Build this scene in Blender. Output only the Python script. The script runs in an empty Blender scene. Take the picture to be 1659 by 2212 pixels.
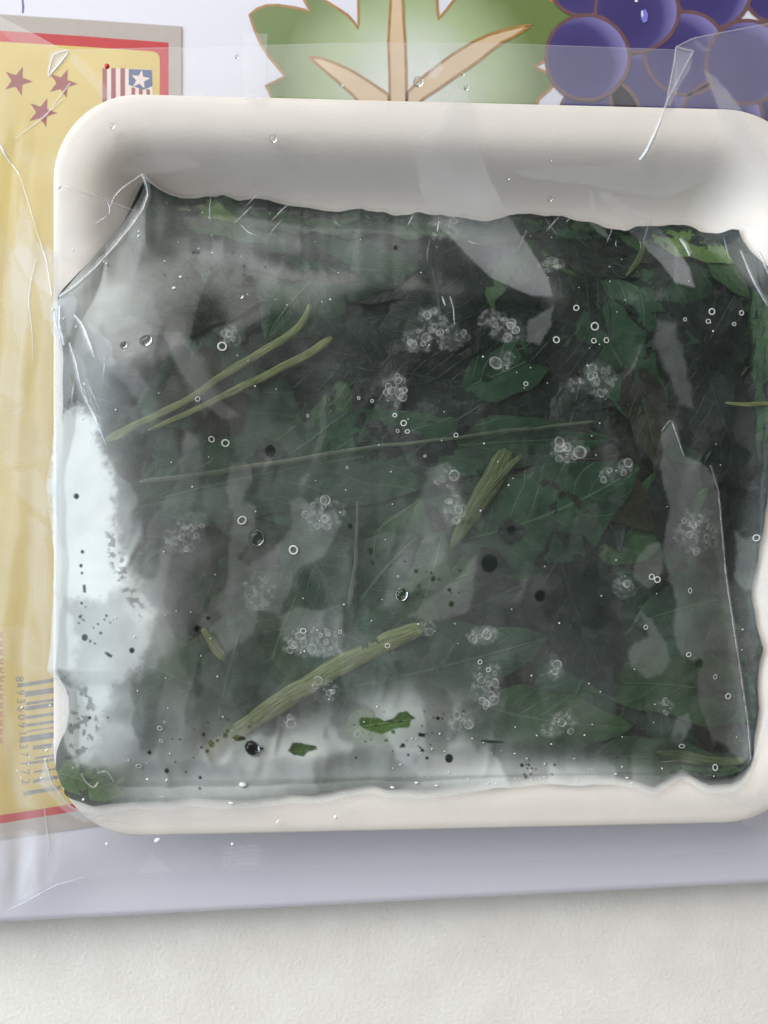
import bpy, math, random
import numpy as np
from mathutils import Vector, Matrix

random.seed(7)
rng = np.random.default_rng(11)
scene = bpy.context.scene
col = scene.collection

# ------------------------------------------------------------------ camera
W_PX, H_PX = 1659.0, 2212.0          # working pixel frame of the photograph
FPX = 1950.0
CAM_H = 0.2625
TILT = math.radians(-1.8)            # right side a little farther away
cam_d = bpy.data.cameras.new('camera')
cam = bpy.data.objects.new('camera', cam_d)
col.objects.link(cam)
cam.location = (0.0, 0.0, CAM_H)
cam.rotation_euler = (0.0, TILT, 0.0)
cam_d.sensor_fit = 'HORIZONTAL'
cam_d.sensor_width = 36.0
cam_d.lens = FPX / W_PX * 36.0
cam_d.clip_start = 0.01
cam_d.clip_end = 20.0
cam_d.dof.use_dof = True
cam_d.dof.focus_distance = CAM_H - 0.033
cam_d.dof.aperture_fstop = 11.0
scene.camera = cam

# ------------------------------------------------------------------ world (dim room) and window light
world = bpy.data.worlds.new('World')
scene.world = world
world.use_nodes = True
bg = world.node_tree.nodes['Background']
bg.inputs[0].default_value = (1.0, 0.96, 0.91, 1)
bg.inputs[1].default_value = 0.27

def area(name, loc, size, energy, color, target=(0, 0, 0.02)):
    d = bpy.data.lights.new(name, 'AREA')
    d.shape = 'RECTANGLE'
    d.size, d.size_y = size
    d.energy = energy
    d.color = color
    o = bpy.data.objects.new(name, d)
    o.location = loc
    o.rotation_euler = (Vector(target) - Vector(loc)).to_track_quat('-Z', 'Y').to_euler()
    col.objects.link(o)
    return o
area('window_light', (-0.95, 1.32, 1.36), (2.1, 1.7), 53.0, (1.0, 0.975, 0.935))
area('side_fill_light', (-1.50, 0.10, 0.62), (1.5, 0.8), 21.0, (0.66, 0.82, 1.0))  # added lamp low at the left, brightens the left slope of the film

scene.view_settings.view_transform = 'Standard'
scene.view_settings.look = 'None'
scene.view_settings.exposure = 0.0
scene.view_settings.gamma = 1.0
scene.cycles.use_adaptive_sampling = True
scene.cycles.adaptive_threshold = 0.035
scene.cycles.max_bounces = 6
scene.cycles.transparent_max_bounces = 32
scene.cycles.diffuse_bounces = 2
scene.cycles.glossy_bounces = 3
scene.cycles.sample_clamp_indirect = 4.0
scene.cycles.caustics_reflective = False
scene.cycles.caustics_refractive = False

# ------------------------------------------------------------------ helpers
ct, st = math.cos(TILT), math.sin(TILT)

def unproj(u, v, z):
    """world x, y of the pixel ray where it meets height z (arrays allowed)"""
    u = np.asarray(u, float); v = np.asarray(v, float); z = np.asarray(z, float)
    dx = (u - W_PX / 2) / FPX; dy = -(v - H_PX / 2) / FPX; dz = -1.0
    wx = ct * dx + st * dz
    wz = -st * dx + ct * dz
    t = (z - CAM_H) / wz
    return wx * t, dy * t

def P(u, v, z):
    x, y = unproj(u, v, z)
    return (float(x), float(y), float(z))

PX = (CAM_H - 0.035) / FPX            # metres per working pixel near the tray rim

_tabs = {}
def vnoise(x, y, seed=0):
    if seed not in _tabs:
        _tabs[seed] = np.random.default_rng(1000 + seed).random((128, 128))
    T = _tabs[seed]
    x = np.asarray(x, float); y = np.asarray(y, float)
    xi = np.floor(x).astype(int); yi = np.floor(y).astype(int)
    fx = x - xi; fy = y - yi
    fx = fx * fx * (3 - 2 * fx); fy = fy * fy * (3 - 2 * fy)
    a = T[xi % 128, yi % 128]; b = T[(xi + 1) % 128, yi % 128]
    c = T[xi % 128, (yi + 1) % 128]; d = T[(xi + 1) % 128, (yi + 1) % 128]
    return (a * (1 - fx) + b * fx) * (1 - fy) + (c * (1 - fx) + d * fx) * fy

def fbm(x, y, seed=0, o=4):
    s = 0; a = 0.5; n = 0
    for i in range(o):
        s = s + a * vnoise(x * 2 ** i + 7.3 * i, y * 2 ** i + 3.1 * i, seed + i)
        n += a; a *= 0.5
    return s / n

def sstep(a, b, x):
    t = np.clip((x - a) / (b - a), 0, 1)
    return t * t * (3 - 2 * t)

def poly_sd(poly, U, V):
    """signed distance to polygon, positive inside (px)"""
    p = np.array(poly, float)
    d2 = np.full(U.shape, 1e12); inside = np.zeros(U.shape, bool)
    n = len(p)
    for i in range(n):
        ax, ay = p[i]; bx, by = p[(i + 1) % n]
        ex, ey = bx - ax, by - ay
        L = ex * ex + ey * ey + 1e-9
        t = np.clip(((U - ax) * ex + (V - ay) * ey) / L, 0, 1)
        d2 = np.minimum(d2, (U - ax - t * ex) ** 2 + (V - ay - t * ey) ** 2)
        c = (ay > V) != (by > V)
        if abs(by - ay) > 1e-9:
            inside ^= c & (U < (bx - ax) * (V - ay) / (by - ay) + ax)
    d = np.sqrt(d2)
    return np.where(inside, d, -d)

def link(o, parent=None):
    col.objects.link(o)
    if parent is not None:
        o.parent = parent
    return o

def mesh_obj(name, verts, faces, mat, parent=None, smooth=True, attrs=None):
    me = bpy.data.meshes.new(name)
    if isinstance(verts, np.ndarray) and isinstance(faces, np.ndarray):
        nv, nf = len(verts), len(faces)
        k = faces.shape[1]
        me.vertices.add(nv); me.vertices.foreach_set('co', verts.astype(np.float32).ravel())
        me.loops.add(nf * k); me.loops.foreach_set('vertex_index', faces.astype(np.int32).ravel())
        me.polygons.add(nf)
        me.polygons.foreach_set('loop_start', np.arange(0, nf * k, k, dtype=np.int32))
        me.polygons.foreach_set('loop_total', np.full(nf, k, np.int32))
        me.update(calc_edges=True)
    else:
        me.from_pydata([tuple(map(float, v)) for v in verts], [], [tuple(map(int, f)) for f in faces])
    if smooth:
        me.polygons.foreach_set('use_smooth', [True] * len(me.polygons))
    if attrs:
        for k_, a in attrs.items():
            at = me.attributes.new(k_, 'FLOAT', 'POINT')
            at.data.foreach_set('value', np.asarray(a, np.float32).ravel())
    me.materials.append(mat)
    me.update()
    return link(bpy.data.objects.new(name, me), parent)

def empty(name, loc=(0, 0, 0)):
    o = bpy.data.objects.new(name, None)
    o.location = (0, 0, 0)
    o.empty_display_size = 0.01
    col.objects.link(o)
    return o

def tag(o, label=None, cat=None, group=None, kind=None):
    if label: o['label'] = label
    if cat: o['category'] = cat
    if group: o['group'] = group
    if kind: o['kind'] = kind
    return o

def srgb(r, g, b):
    f = lambda c: (c / 255 / 12.92) if c / 255 <= 0.04045 else ((c / 255 + 0.055) / 1.055) ** 2.4
    return (f(r), f(g), f(b), 1.0)

def grid_faces(nx, ny):
    i = np.arange(nx * ny).reshape(ny, nx)
    return np.stack([i[:-1, :-1], i[1:, :-1], i[1:, 1:], i[:-1, 1:]], -1).reshape(-1, 4)

# ------------------------------------------------------------------ materials
def nt(name):
    m = bpy.data.materials.new(name); m.use_nodes = True
    return m, m.node_tree.nodes, m.node_tree.links, m.node_tree.nodes['Principled BSDF']

def pmat(name, c, rough=0.5, vary=0.0, scale=60.0, bump=0.0, bscale=400.0, c2=None, spec=0.5, bdist=0.0005, detail=6.0):
    m, N, L, b = nt(name)
    b.inputs['Base Color'].default_value = c
    b.inputs['Roughness'].default_value = rough
    b.inputs['Specular IOR Level'].default_value = spec
    tc = N.new('ShaderNodeTexCoord')
    if vary > 0 or c2 is not None:
        n = N.new('ShaderNodeTexNoise'); n.inputs['Scale'].default_value = scale; n.inputs['Detail'].default_value = 6
        L.new(tc.outputs['Object'], n.inputs['Vector'])
        r = N.new('ShaderNodeValToRGB')
        r.color_ramp.elements[0].position = 0.3; r.color_ramp.elements[1].position = 0.7
        r.color_ramp.elements[0].color = tuple(x * (1 - vary) for x in c[:3]) + (1,)
        r.color_ramp.elements[1].color = c2 if c2 is not None else tuple(min(1, x * (1 + vary)) for x in c[:3]) + (1,)
        L.new(n.outputs['Fac'], r.inputs['Fac']); L.new(r.outputs['Color'], b.inputs['Base Color'])
    if bump > 0:
        n = N.new('ShaderNodeTexNoise'); n.inputs['Scale'].default_value = bscale; n.inputs['Detail'].default_value = detail
        L.new(tc.outputs['Object'], n.inputs['Vector'])
        bp = N.new('ShaderNodeBump'); bp.inputs['Strength'].default_value = bump; bp.inputs['Distance'].default_value = bdist
        L.new(n.outputs['Fac'], bp.inputs['Height']); L.new(bp.outputs['Normal'], b.inputs['Normal'])
    return m

def film_mat(name, fogcol, rough=0.06, refl=1.5, bump=0.0, bscale=300, transl=0.35, fogrough=0.45):
    """clear thin film; its 'fog' attribute is the share of the surface covered by condensation / milky film / painted glare"""
    m, N, L, b = nt(name)
    N.remove(b)
    out = N['Material Output']
    fog = N.new('ShaderNodeAttribute'); fog.attribute_name = 'fog'
    tr = N.new('ShaderNodeBsdfTransparent'); tr.inputs[0].default_value = (1.0, 1.0, 1.0, 1)
    gl = N.new('ShaderNodeBsdfGlossy'); gl.inputs['Roughness'].default_value = rough
    fr = N.new('ShaderNodeLayerWeight')                 # Schlick reflectance, the same from both sides of the sheet
    pw = N.new('ShaderNodeMath'); pw.operation = 'POWER'; pw.inputs[1].default_value = 5.0
    L.new(fr.outputs['Facing'], pw.inputs[0])
    mul = N.new('ShaderNodeMath'); mul.operation = 'MULTIPLY_ADD'; mul.inputs[1].default_value = 0.8; mul.inputs[2].default_value = 0.045 * refl; mul.use_clamp = True
    L.new(pw.outputs[0], mul.inputs[0])
    mx = N.new('ShaderNodeMixShader')
    L.new(mul.outputs[0], mx.inputs[0]); L.new(tr.outputs[0], mx.inputs[1]); L.new(gl.outputs[0], mx.inputs[2])
    df = N.new('ShaderNodeBsdfDiffuse'); df.inputs[0].default_value = fogcol
    tl = N.new('ShaderNodeBsdfTranslucent'); tl.inputs[0].default_value = fogcol
    m2 = N.new('ShaderNodeMixShader'); m2.inputs[0].default_value = transl
    L.new(df.outputs[0], m2.inputs[1]); L.new(tl.outputs[0], m2.inputs[2])
    g2 = N.new('ShaderNodeBsdfGlossy'); g2.inputs['Roughness'].default_value = fogrough
    m3 = N.new('ShaderNodeMixShader'); L.new(mul.outputs[0], m3.inputs[0])
    L.new(m2.outputs[0], m3.inputs[1]); L.new(g2.outputs[0], m3.inputs[2])
    m4 = N.new('ShaderNodeMixShader')
    L.new(fog.outputs['Fac'], m4.inputs[0]); L.new(mx.outputs[0], m4.inputs[1]); L.new(m3.outputs[0], m4.inputs[2])
    L.new(m4.outputs[0], out.inputs[0])
    if bump > 0:
        tc = N.new('ShaderNodeTexCoord')
        n = N.new('ShaderNodeTexNoise'); n.inputs['Scale'].default_value = bscale; n.inputs['Detail'].default_value = 3
        L.new(tc.outputs['Object'], n.inputs['Vector'])
        bp = N.new('ShaderNodeBump'); bp.inputs['Strength'].default_value = bump; bp.inputs['Distance'].default_value = 0.0004
        L.new(n.outputs['Fac'], bp.inputs['Height'])
        for nd in (gl, fr, g2):
            L.new(bp.outputs['Normal'], nd.inputs['Normal'])
    return m

M_table = pmat('table_paint', (0.80, 0.775, 0.72, 1), 0.75, vary=0.02, scale=90, bump=0.55, bscale=850, bdist=0.0007, detail=3)
def table_mat():
    m, N, L, b = nt('table_stipple')
    b.inputs['Roughness'].default_value = 0.7
    tc = N.new('ShaderNodeTexCoord')
    n1 = N.new('ShaderNodeTexNoise'); n1.inputs['Scale'].default_value = 750; n1.inputs['Detail'].default_value = 9; n1.inputs['Roughness'].default_value = 0.72
    n2 = N.new('ShaderNodeTexNoise'); n2.inputs['Scale'].default_value = 2100; n2.inputs['Detail'].default_value = 2
    n3 = N.new('ShaderNodeTexNoise'); n3.inputs['Scale'].default_value = 60; n3.inputs['Detail'].default_value = 5
    for n in (n1, n2, n3): L.new(tc.outputs['Object'], n.inputs['Vector'])
    r = N.new('ShaderNodeValToRGB'); r.color_ramp.elements[0].position = 0.35; r.color_ramp.elements[1].position = 0.65
    r.color_ramp.elements[0].color = (0.83, 0.80, 0.74, 1); r.color_ramp.elements[1].color = (0.89, 0.865, 0.81, 1)
    L.new(n3.outputs['Fac'], r.inputs['Fac']); L.new(r.outputs['Color'], b.inputs['Base Color'])
    p = N.new('ShaderNodeMath'); p.operation = 'POWER'; p.inputs[1].default_value = 1.6
    L.new(n1.outputs['Fac'], p.inputs[0])
    ad = N.new('ShaderNodeMath'); ad.operation = 'MULTIPLY_ADD'; ad.inputs[1].default_value = 0.3
    L.new(n2.outputs['Fac'], ad.inputs[0]); L.new(p.outputs[0], ad.inputs[2])
    bp = N.new('ShaderNodeBump'); bp.inputs['Strength'].default_value = 0.55; bp.inputs['Distance'].default_value = 0.0008
    L.new(ad.outputs[0], bp.inputs['Height']); L.new(bp.outputs['Normal'], b.inputs['Normal'])
    return m
M_table = table_mat()
M_board = pmat('melamine', (0.645, 0.645, 0.72, 1), 0.25, vary=0.015, scale=12)
M_foam = pmat('foam', (0.76, 0.715, 0.655, 1), 0.75, vary=0.025, scale=120, bump=0.16, bscale=1100, bdist=0.0003)
M_grey = pmat('label_grey', srgb(172, 163, 156), 0.5, vary=0.03, scale=500)
M_red = pmat('label_red', srgb(182, 20, 32), 0.45, vary=0.05, scale=300)
M_yel = pmat('label_yellow', srgb(200, 174, 88), 0.45, vary=0.04, scale=40, c2=srgb(210, 188, 108))
M_star = pmat('label_star', srgb(140, 42, 46), 0.5, vary=0.1, scale=900)
M_white = pmat('label_white', srgb(222, 205, 200), 0.5, vary=0.03, scale=300)
M_blue = pmat('label_blue', srgb(62, 82, 125), 0.5, vary=0.12, scale=700)
M_ink = pmat('label_ink', srgb(122, 118, 112), 0.5, vary=0.2, scale=600)
M_pen = pmat('pen_ink', srgb(95, 85, 165), 0.5)
M_outline = pmat('print_outline', srgb(158, 118, 66), 0.3, vary=0.15, scale=300)
M_outline_grape = pmat('print_outline_grape', srgb(104, 76, 78), 0.3, vary=0.15, scale=300)
M_vein = pmat('print_vein', srgb(205, 180, 148), 0.3, vary=0.06, scale=80)
M_wedge = pmat('print_white', srgb(222, 218, 226), 0.3)

def radial_mat(name, center, r0, r1, c0, c1, c2=None):
    m, N, L, b = nt(name)
    b.inputs['Roughness'].default_value = 0.3
    tc = N.new('ShaderNodeTexCoord')
    vs = N.new('ShaderNodeVectorMath'); vs.operation = 'DISTANCE'
    vs.inputs[1].default_value = center
    L.new(tc.outputs['Object'], vs.inputs[0])
    nz = N.new('ShaderNodeTexNoise'); nz.inputs['Scale'].default_value = 90; nz.inputs['Detail'].default_value = 4
    L.new(tc.outputs['Object'], nz.inputs['Vector'])
    ma = N.new('ShaderNodeMath'); ma.operation = 'MULTIPLY_ADD'; ma.inputs[1].default_value = (r1 - r0) * 0.25
    L.new(nz.outputs['Fac'], ma.inputs[0]); L.new(vs.outputs['Value'], ma.inputs[2])
    mr = N.new('ShaderNodeMapRange'); mr.inputs['From Min'].default_value = r0; mr.inputs['From Max'].default_value = r1
    L.new(ma.outputs[0], mr.inputs['Value'])
    rp = N.new('ShaderNodeValToRGB')
    rp.color_ramp.elements[0].color = c0; rp.color_ramp.elements[1].color = c1
    if c2 is not None:
        e = rp.color_ramp.elements.new(0.55); e.color = c2
    L.new(mr.outputs[0], rp.inputs['Fac']); L.new(rp.outputs['Color'], b.inputs['Base Color'])
    return m

def leaf_mat(name, c, c2, gloss=0.4):
    m, N, L, b = nt(name)
    b.inputs['Roughness'].default_value = gloss; b.inputs['Specular IOR Level'].default_value = 0.14
    tc = N.new('ShaderNodeTexCoord')
    n = N.new('ShaderNodeTexNoise'); n.inputs['Scale'].default_value = 90; n.inputs['Detail'].default_value = 7
    L.new(tc.outputs['Object'], n.inputs['Vector'])
    r = N.new('ShaderNodeValToRGB'); r.color_ramp.elements[0].position = 0.32; r.color_ramp.elements[1].position = 0.68
    r.color_ramp.elements[0].color = tuple(x * 0.7 for x in c[:3]) + (1,); r.color_ramp.elements[1].color = c2
    L.new(n.outputs['Fac'], r.inputs['Fac'])
    aq = N.new('ShaderNodeAttribute'); aq.attribute_name = 'lq'
    aj = N.new('ShaderNodeAttribute'); aj.attribute_name = 'lj'
    def mth(op, x, y=None, z=None):
        k = N.new('ShaderNodeMath'); k.operation = op
        for i, q in enumerate((x, y, z)):
            if q is None: continue
            if isinstance(q, (int, float)): k.inputs[i].default_value = q
            else: L.new(q, k.inputs[i])
        return k.outputs[0]
    def ramp(x, hi, to):
        k = N.new('ShaderNodeMapRange'); k.inputs['From Min'].default_value = 0; k.inputs['From Max'].default_value = hi
        k.inputs['To Min'].default_value = to; k.inputs['To Max'].default_value = 0; L.new(x, k.inputs['Value'])
        return k.outputs[0]
    ab = mth('ABSOLUTE', aj.outputs['Fac'])
    wob = mth('MULTIPLY_ADD', n.outputs['Fac'], 0.5, aq.outputs['Fac'])
    c_ = mth('SUBTRACT', mth('MULTIPLY', aq.outputs['Fac'], 9.0), mth('MULTIPLY_ADD', n.outputs['Fac'], 0.7, mth('MULTIPLY', ab, 1.9)))
    side = ramp(mth('PINGPONG', c_, 0.5), 0.075, 0.30)
    mid = ramp(ab, 0.05, 0.6)
    ve = mth('MAXIMUM', side, mid)
    mx = N.new('ShaderNodeMix'); mx.data_type = 'RGBA'
    L.new(ve, mx.inputs[0]); L.new(r.outputs['Color'], mx.inputs[6])
    mx.inputs[7].default_value = (c2[0] * 1.9 + 0.004, c2[1] * 1.7 + 0.004, c2[2] * 1.7 + 0.003, 1)
    L.new(mx.outputs[2], b.inputs['Base Color'])
    n2 = N.new('ShaderNodeTexNoise'); n2.inputs['Scale'].default_value = 380; n2.inputs['Detail'].default_value = 4
    L.new(tc.outputs['Object'], n2.inputs['Vector'])
    hh = mth('MULTIPLY_ADD', ve, -0.6, n2.outputs['Fac'])
    bp = N.new('ShaderNodeBump'); bp.inputs['Strength'].default_value = 0.7; bp.inputs['Distance'].default_value = 0.0007
    L.new(hh, bp.inputs['Height']); L.new(bp.outputs['Normal'], b.inputs['Normal'])
    return m
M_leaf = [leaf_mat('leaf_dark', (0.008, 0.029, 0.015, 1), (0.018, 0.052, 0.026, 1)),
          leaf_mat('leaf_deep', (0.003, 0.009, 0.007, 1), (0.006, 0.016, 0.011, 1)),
          leaf_mat('leaf_mid', (0.014, 0.042, 0.016, 1), (0.028, 0.066, 0.025, 1)),
          leaf_mat('leaf_bright', (0.050, 0.110, 0.028, 1), (0.085, 0.155, 0.040, 1)),
          leaf_mat('leaf_brown', (0.011, 0.014, 0.008, 1), (0.019, 0.022, 0.013, 1))]
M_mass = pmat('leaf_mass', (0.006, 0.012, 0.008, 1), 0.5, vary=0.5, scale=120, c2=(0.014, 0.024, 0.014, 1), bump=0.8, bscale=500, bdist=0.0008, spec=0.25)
M_stem = pmat('stem', (0.080, 0.110, 0.028, 1), 0.45, vary=0.5, scale=300, c2=(0.145, 0.180, 0.052, 1), bump=0.6, bscale=500, bdist=0.0005)
M_stem_d = pmat('stem_dark', (0.038, 0.060, 0.017, 1), 0.45, vary=0.5, scale=300, c2=(0.075, 0.105, 0.030, 1), bump=0.6, bscale=500, bdist=0.0005)
def stem_mat(name, c, c2):
    m, N, L, b = nt(name)
    b.inputs['Roughness'].default_value = 0.5; b.inputs['Specular IOR Level'].default_value = 0.2
    a1 = N.new('ShaderNodeAttribute'); a1.attribute_name = 'sl'
    a2 = N.new('ShaderNodeAttribute'); a2.attribute_name = 'sc'
    cb = N.new('ShaderNodeCombineXYZ'); L.new(a1.outputs['Fac'], cb.inputs[0]); L.new(a2.outputs['Fac'], cb.inputs[1])
    n = N.new('ShaderNodeTexNoise'); n.inputs['Scale'].default_value = 1.0; n.inputs['Detail'].default_value = 6
    L.new(cb.outputs[0], n.inputs['Vector'])
    r = N.new('ShaderNodeValToRGB'); r.color_ramp.elements[0].position = 0.33; r.color_ramp.elements[1].position = 0.66
    r.color_ramp.elements[0].color = c; r.color_ramp.elements[1].color = c2
    L.new(n.outputs['Fac'], r.inputs['Fac']); L.new(r.outputs['Color'], b.inputs['Base Color'])
    bp = N.new('ShaderNodeBump'); bp.inputs['Strength'].default_value = 0.6; bp.inputs['Distance'].default_value = 0.0005
    L.new(n.outputs['Fac'], bp.inputs['Height']); L.new(bp.outputs['Normal'], b.inputs['Normal'])
    return m
M_stem = stem_mat('stem_fibre', (0.035, 0.055, 0.016, 1), (0.165, 0.200, 0.070, 1))
M_stem_d = stem_mat('stem_fibre_dark', (0.018, 0.034, 0.012, 1), (0.080, 0.108, 0.038, 1))
M_rib = pmat('midrib', (0.032, 0.052, 0.026, 1), 0.5, vary=0.4, scale=260)
M_film_p = film_mat('pouch_film', (0.79, 0.84, 0.825, 1), rough=0.24, refl=0.22, bump=0.0, bscale=420, transl=0.15, fogrough=0.35)
M_film_b = film_mat('bag_film', (0.74, 0.75, 0.78, 1), rough=0.22, refl=0.42, transl=0.3)
M_crease = film_mat('film_crease', (0.82, 0.84, 0.86, 1), rough=0.12, refl=3.0, fogrough=0.2)

def bubble_mat():
    m, N, L, b = nt('bubble_rim_light')
    N.remove(b)
    out = N['Material Output']
    tr = N.new('ShaderNodeBsdfTransparent')
    df = N.new('ShaderNodeBsdfDiffuse'); df.inputs[0].default_value = (0.80, 0.82, 0.80, 1)  # white rim stands in for light refracted at the bubble edge
    gl = N.new('ShaderNodeBsdfGlossy'); gl.inputs['Roughness'].default_value = 0.15
    fog = N.new('ShaderNodeAttribute'); fog.attribute_name = 'fog'
    a = N.new('ShaderNodeMixShader'); a.inputs[0].default_value = 0.12
    L.new(df.outputs[0], a.inputs[1]); L.new(gl.outputs[0], a.inputs[2])
    mx = N.new('ShaderNodeMixShader')
    L.new(fog.outputs['Fac'], mx.inputs[0]); L.new(tr.outputs[0], mx.inputs[1]); L.new(a.outputs[0], mx.inputs[2])
    L.new(mx.outputs[0], out.inputs[0])
    return m
M_bubble = bubble_mat()
def glass_drop():
    m, N, L, b = nt('water_drop')
    b.inputs['Base Color'].default_value = (0.95, 0.97, 0.97, 1)
    b.inputs['Roughness'].default_value = 0.03
    b.inputs['Transmission Weight'].default_value = 1.0
    b.inputs['IOR'].default_value = 1.33
    return m
M_drop = glass_drop()
M_glint = pmat('droplet_white', (0.85, 0.88, 0.88, 1), 0.15)  # opaque white stands in for the sparkle of small drops
M_foot = pmat('rubber_foot', (0.05, 0.05, 0.05, 1), 0.7)

# ------------------------------------------------------------------ heights
Z_BOARD = 0.0135
Z_CARD = Z_BOARD + 0.0004
RIM = 0.0312

# ------------------------------------------------------------------ table
tb = mesh_obj('table', [(-2, -2, 0), (2, -2, 0), (2, 2, 0), (-2, 2, 0)], [(0, 1, 2, 3)], M_table, smooth=False)
tag(tb, 'cream white table top with fine rough stipple', 'table', kind='structure')

# ------------------------------------------------------------------ serving board (melamine slab, rounded edge)
board = empty('serving_board')
tag(board, 'white melamine serving board printed with a grape leaf and purple grapes', 'serving board')
def board_edge(s):
    # front edge runs from lower left to upper right in the photo
    a = np.array(P(-40, 2000, Z_BOARD)[:2]); b = np.array(P(1700, 1910, Z_BOARD)[:2])
    return a + (b - a) * s
e0, e1 = board_edge(-1.0), board_edge(2.0)
ed = (e1 - e0) / np.linalg.norm(e1 - e0)
inward = np.array([-ed[1], ed[0]])
prof = []          # distance from the edge, height
R_ = 0.0026
ZB0 = Z_BOARD - 0.005
prof.append((0.006, ZB0))
for k in range(13):
    a = -math.pi / 2 + math.pi * 0.98 * k / 12
    prof.append((R_ - R_ * math.cos(a), ZB0 + R_ + R_ * math.sin(a) * 0.92))
prof += [(0.006, Z_BOARD - 0.0004), (0.010, Z_BOARD - 0.0001), (0.016, Z_BOARD), (0.5, Z_BOARD)]
vs, fs = [], []
NS = 2
for i in range(NS):
    base = e0 + (e1 - e0) * i / (NS - 1)
    for d, z in prof:
        p = base + inward * d
        vs.append((p[0], p[1], z))
m_ = len(prof)
for j in range(m_ - 1):
    fs.append((j, m_ + j, m_ + j + 1, j + 1))
sl = mesh_obj('slab', vs, fs, M_board, board)
for (u, v) in ((300, 1900), (1350, 1860), (300, 300), (1350, 300)):
    c = P(u, v, 0.0)
    n = 20; vv = []; ff = []
    for zz, rr in ((0.0, 0.006), (ZB0 + 0.0003, 0.0065)):
        for k in range(n):
            a = 2 * math.pi * k / n
            vv.append((c[0] + rr * math.cos(a), c[1] + (0.008 if v > 1000 else 0) + rr * math.sin(a), zz))
    for k in range(n):
        ff.append((k, (k + 1) % n, n + (k + 1) % n, n + k))
    mesh_obj('foot', vv, ff, M_foot, board)

def flat(name, pts, z, mat, parent, thick=0.00003):
    """thin sheet with its own small thickness, outline given in the photo frame"""
    top = [P(u, v, z) for u, v in pts]
    bot = [(x, y, z - thick) for x, y, _ in top]
    n = len(pts)
    faces = [tuple(range(n - 1, -1, -1)) if area_sign(top) < 0 else tuple(range(n))]
    for i in range(n):
        j = (i + 1) % n
        faces.append((i, n + i, n + j, j))
    return mesh_obj(name, top + bot, faces, mat, parent, smooth=False)

def area_sign(p):
    s = 0
    for i in range(len(p)):
        j = (i + 1) % len(p)
        s += p[i][0] * p[j][1] - p[j][0] * p[i][1]
    return s

def stroke(name, pts, w, z, mat, parent, closed=False, taper=False):
    """flat painted line"""
    p = np.array(pts, float)
    n = len(p); vs = []; fs = []
    for i in range(n):
        if closed:
            t = p[(i + 1) % n] - p[i - 1]
        else:
            t = p[min(i + 1, n - 1)] - p[max(i - 1, 0)]
        t = t / (np.linalg.norm(t) + 1e-9)
        nn = np.array([-t[1], t[0]])
        ww = w * (1 + 0.25 * (vnoise(p[i, 0] / 13, p[i, 1] / 13, 5) - 0.5))
        if taper:
            ww *= 0.35 + 0.65 * math.sin(math.pi * (i + 0.5) / n)
        vs.append(P(*(p[i] + nn * ww / 2), z)); vs.append(P(*(p[i] - nn * ww / 2), z))
    for i in range(n if closed else n - 1):
        j = (i + 1) % n
        fs.append((2 * i, 2 * j, 2 * j + 1, 2 * i + 1))
    return mesh_obj(name, vs, fs, mat, parent, smooth=False)

def resample(pts, step=8, closed=False, smooth=0):
    p = [np.array(q, float) for q in pts]
    if closed: p = p + [p[0]]
    out = []
    for a, b in zip(p[:-1], p[1:]):
        k = max(1, int(np.linalg.norm(b - a) / step))
        for i in range(k):
            out.append(a + (b - a) * i / k)
    if not closed: out.append(p[-1])
    out = np.array(out)
    for _ in range(smooth):
        if closed:
            out = (np.roll(out, 1, 0) + 2 * out + np.roll(out, -1, 0)) / 4
        else:
            o2 = out.copy(); o2[1:-1] = (out[:-2] + 2 * out[1:-1] + out[2:]) / 4; out = o2
    return out

# --- printed grape leaf and grapes on the board
ZP = Z_BOARD + 0.00006
c_leaf = P(890, 190, ZP)
M_pleaf = radial_mat('print_leaf', c_leaf, 0.010, 0.040, srgb(206, 212, 204), srgb(98, 118, 62), srgb(158, 174, 132))
leaf_out = [(640, -60), (657, 0), (671, 25), (640, 17), (601, 11), (575, 12), (556, 19), (539, 32), (544, 48), (551, 67), (566, 100), (581, 122),
            (600, 145), (616, 165), (595, 176), (574, 185), (583, 199), (600, 260), (860, 300), (1150, 260), (1163, 214), (1185, 195), (1205, 174),
            (1193, 162), (1154, 144), (1178, 131), (1205, 96), (1225, 62), (1245, 31), (1215, 14), (1188, 0), (1150, -60), (985, -60), (981, 0), (962, 24), (947, 41), (945, 20), (944, 0), (944, -60),
            (774, -60), (774, 0), (775, 30), (774, 62), (764, 47), (750, 32), (724, 15), (700, 0), (680, -60)]
flat('leaf_print', leaf_out, ZP, M_pleaf, board)
ZL = ZP + 0.00004
stroke('leaf_outline_print', resample(leaf_out, 10), 6, ZL, M_outline, board, closed=True)
def vein(pts):
    flat('vein_print', pts, ZL + 0.00003, M_vein, board)
    stroke('vein_outline_print', resample(pts, 8, True), 6, ZL + 0.00007, M_outline, board, closed=True)
vein([(845, -40), (844, 0), (841, 50), (839, 91), (841, 150), (843, 250), (878, 250), (877, 150), (875, 91), (872, 50), (870, 0), (869, -40)])
vein([(878, 250), (880, 200), (914, 166), (945, 141), (977, 118), (1021, 91), (1055, 75), (1089, 65), (1120, 58), (1148, 53), (1128, 67), (1108, 80), (1084, 92), (1060, 110), (1039, 127), (1012, 147), (989, 162), (950, 190), (914, 213)])
vein([(843, 250), (838, 204), (806, 182), (775, 162), (750, 148), (725, 137), (695, 126), (666, 122), (686, 139), (706, 157), (725, 172), (745, 190), (763, 206), (800, 250)])
grapes = [(1296, 262, 92, 0), (1405, 199, 88, 0), (1262, -45, 78, 1), (1540, -25, 84, 2), (1680, -30, 78, 1), (1482, 115, 88, 3), (1614, 134, 88, 4), (1375, 20, 90, 5), (1268, 124, 90, 6), (1690, 220, 85, 2), (1560, 260, 88, 3)]
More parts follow.
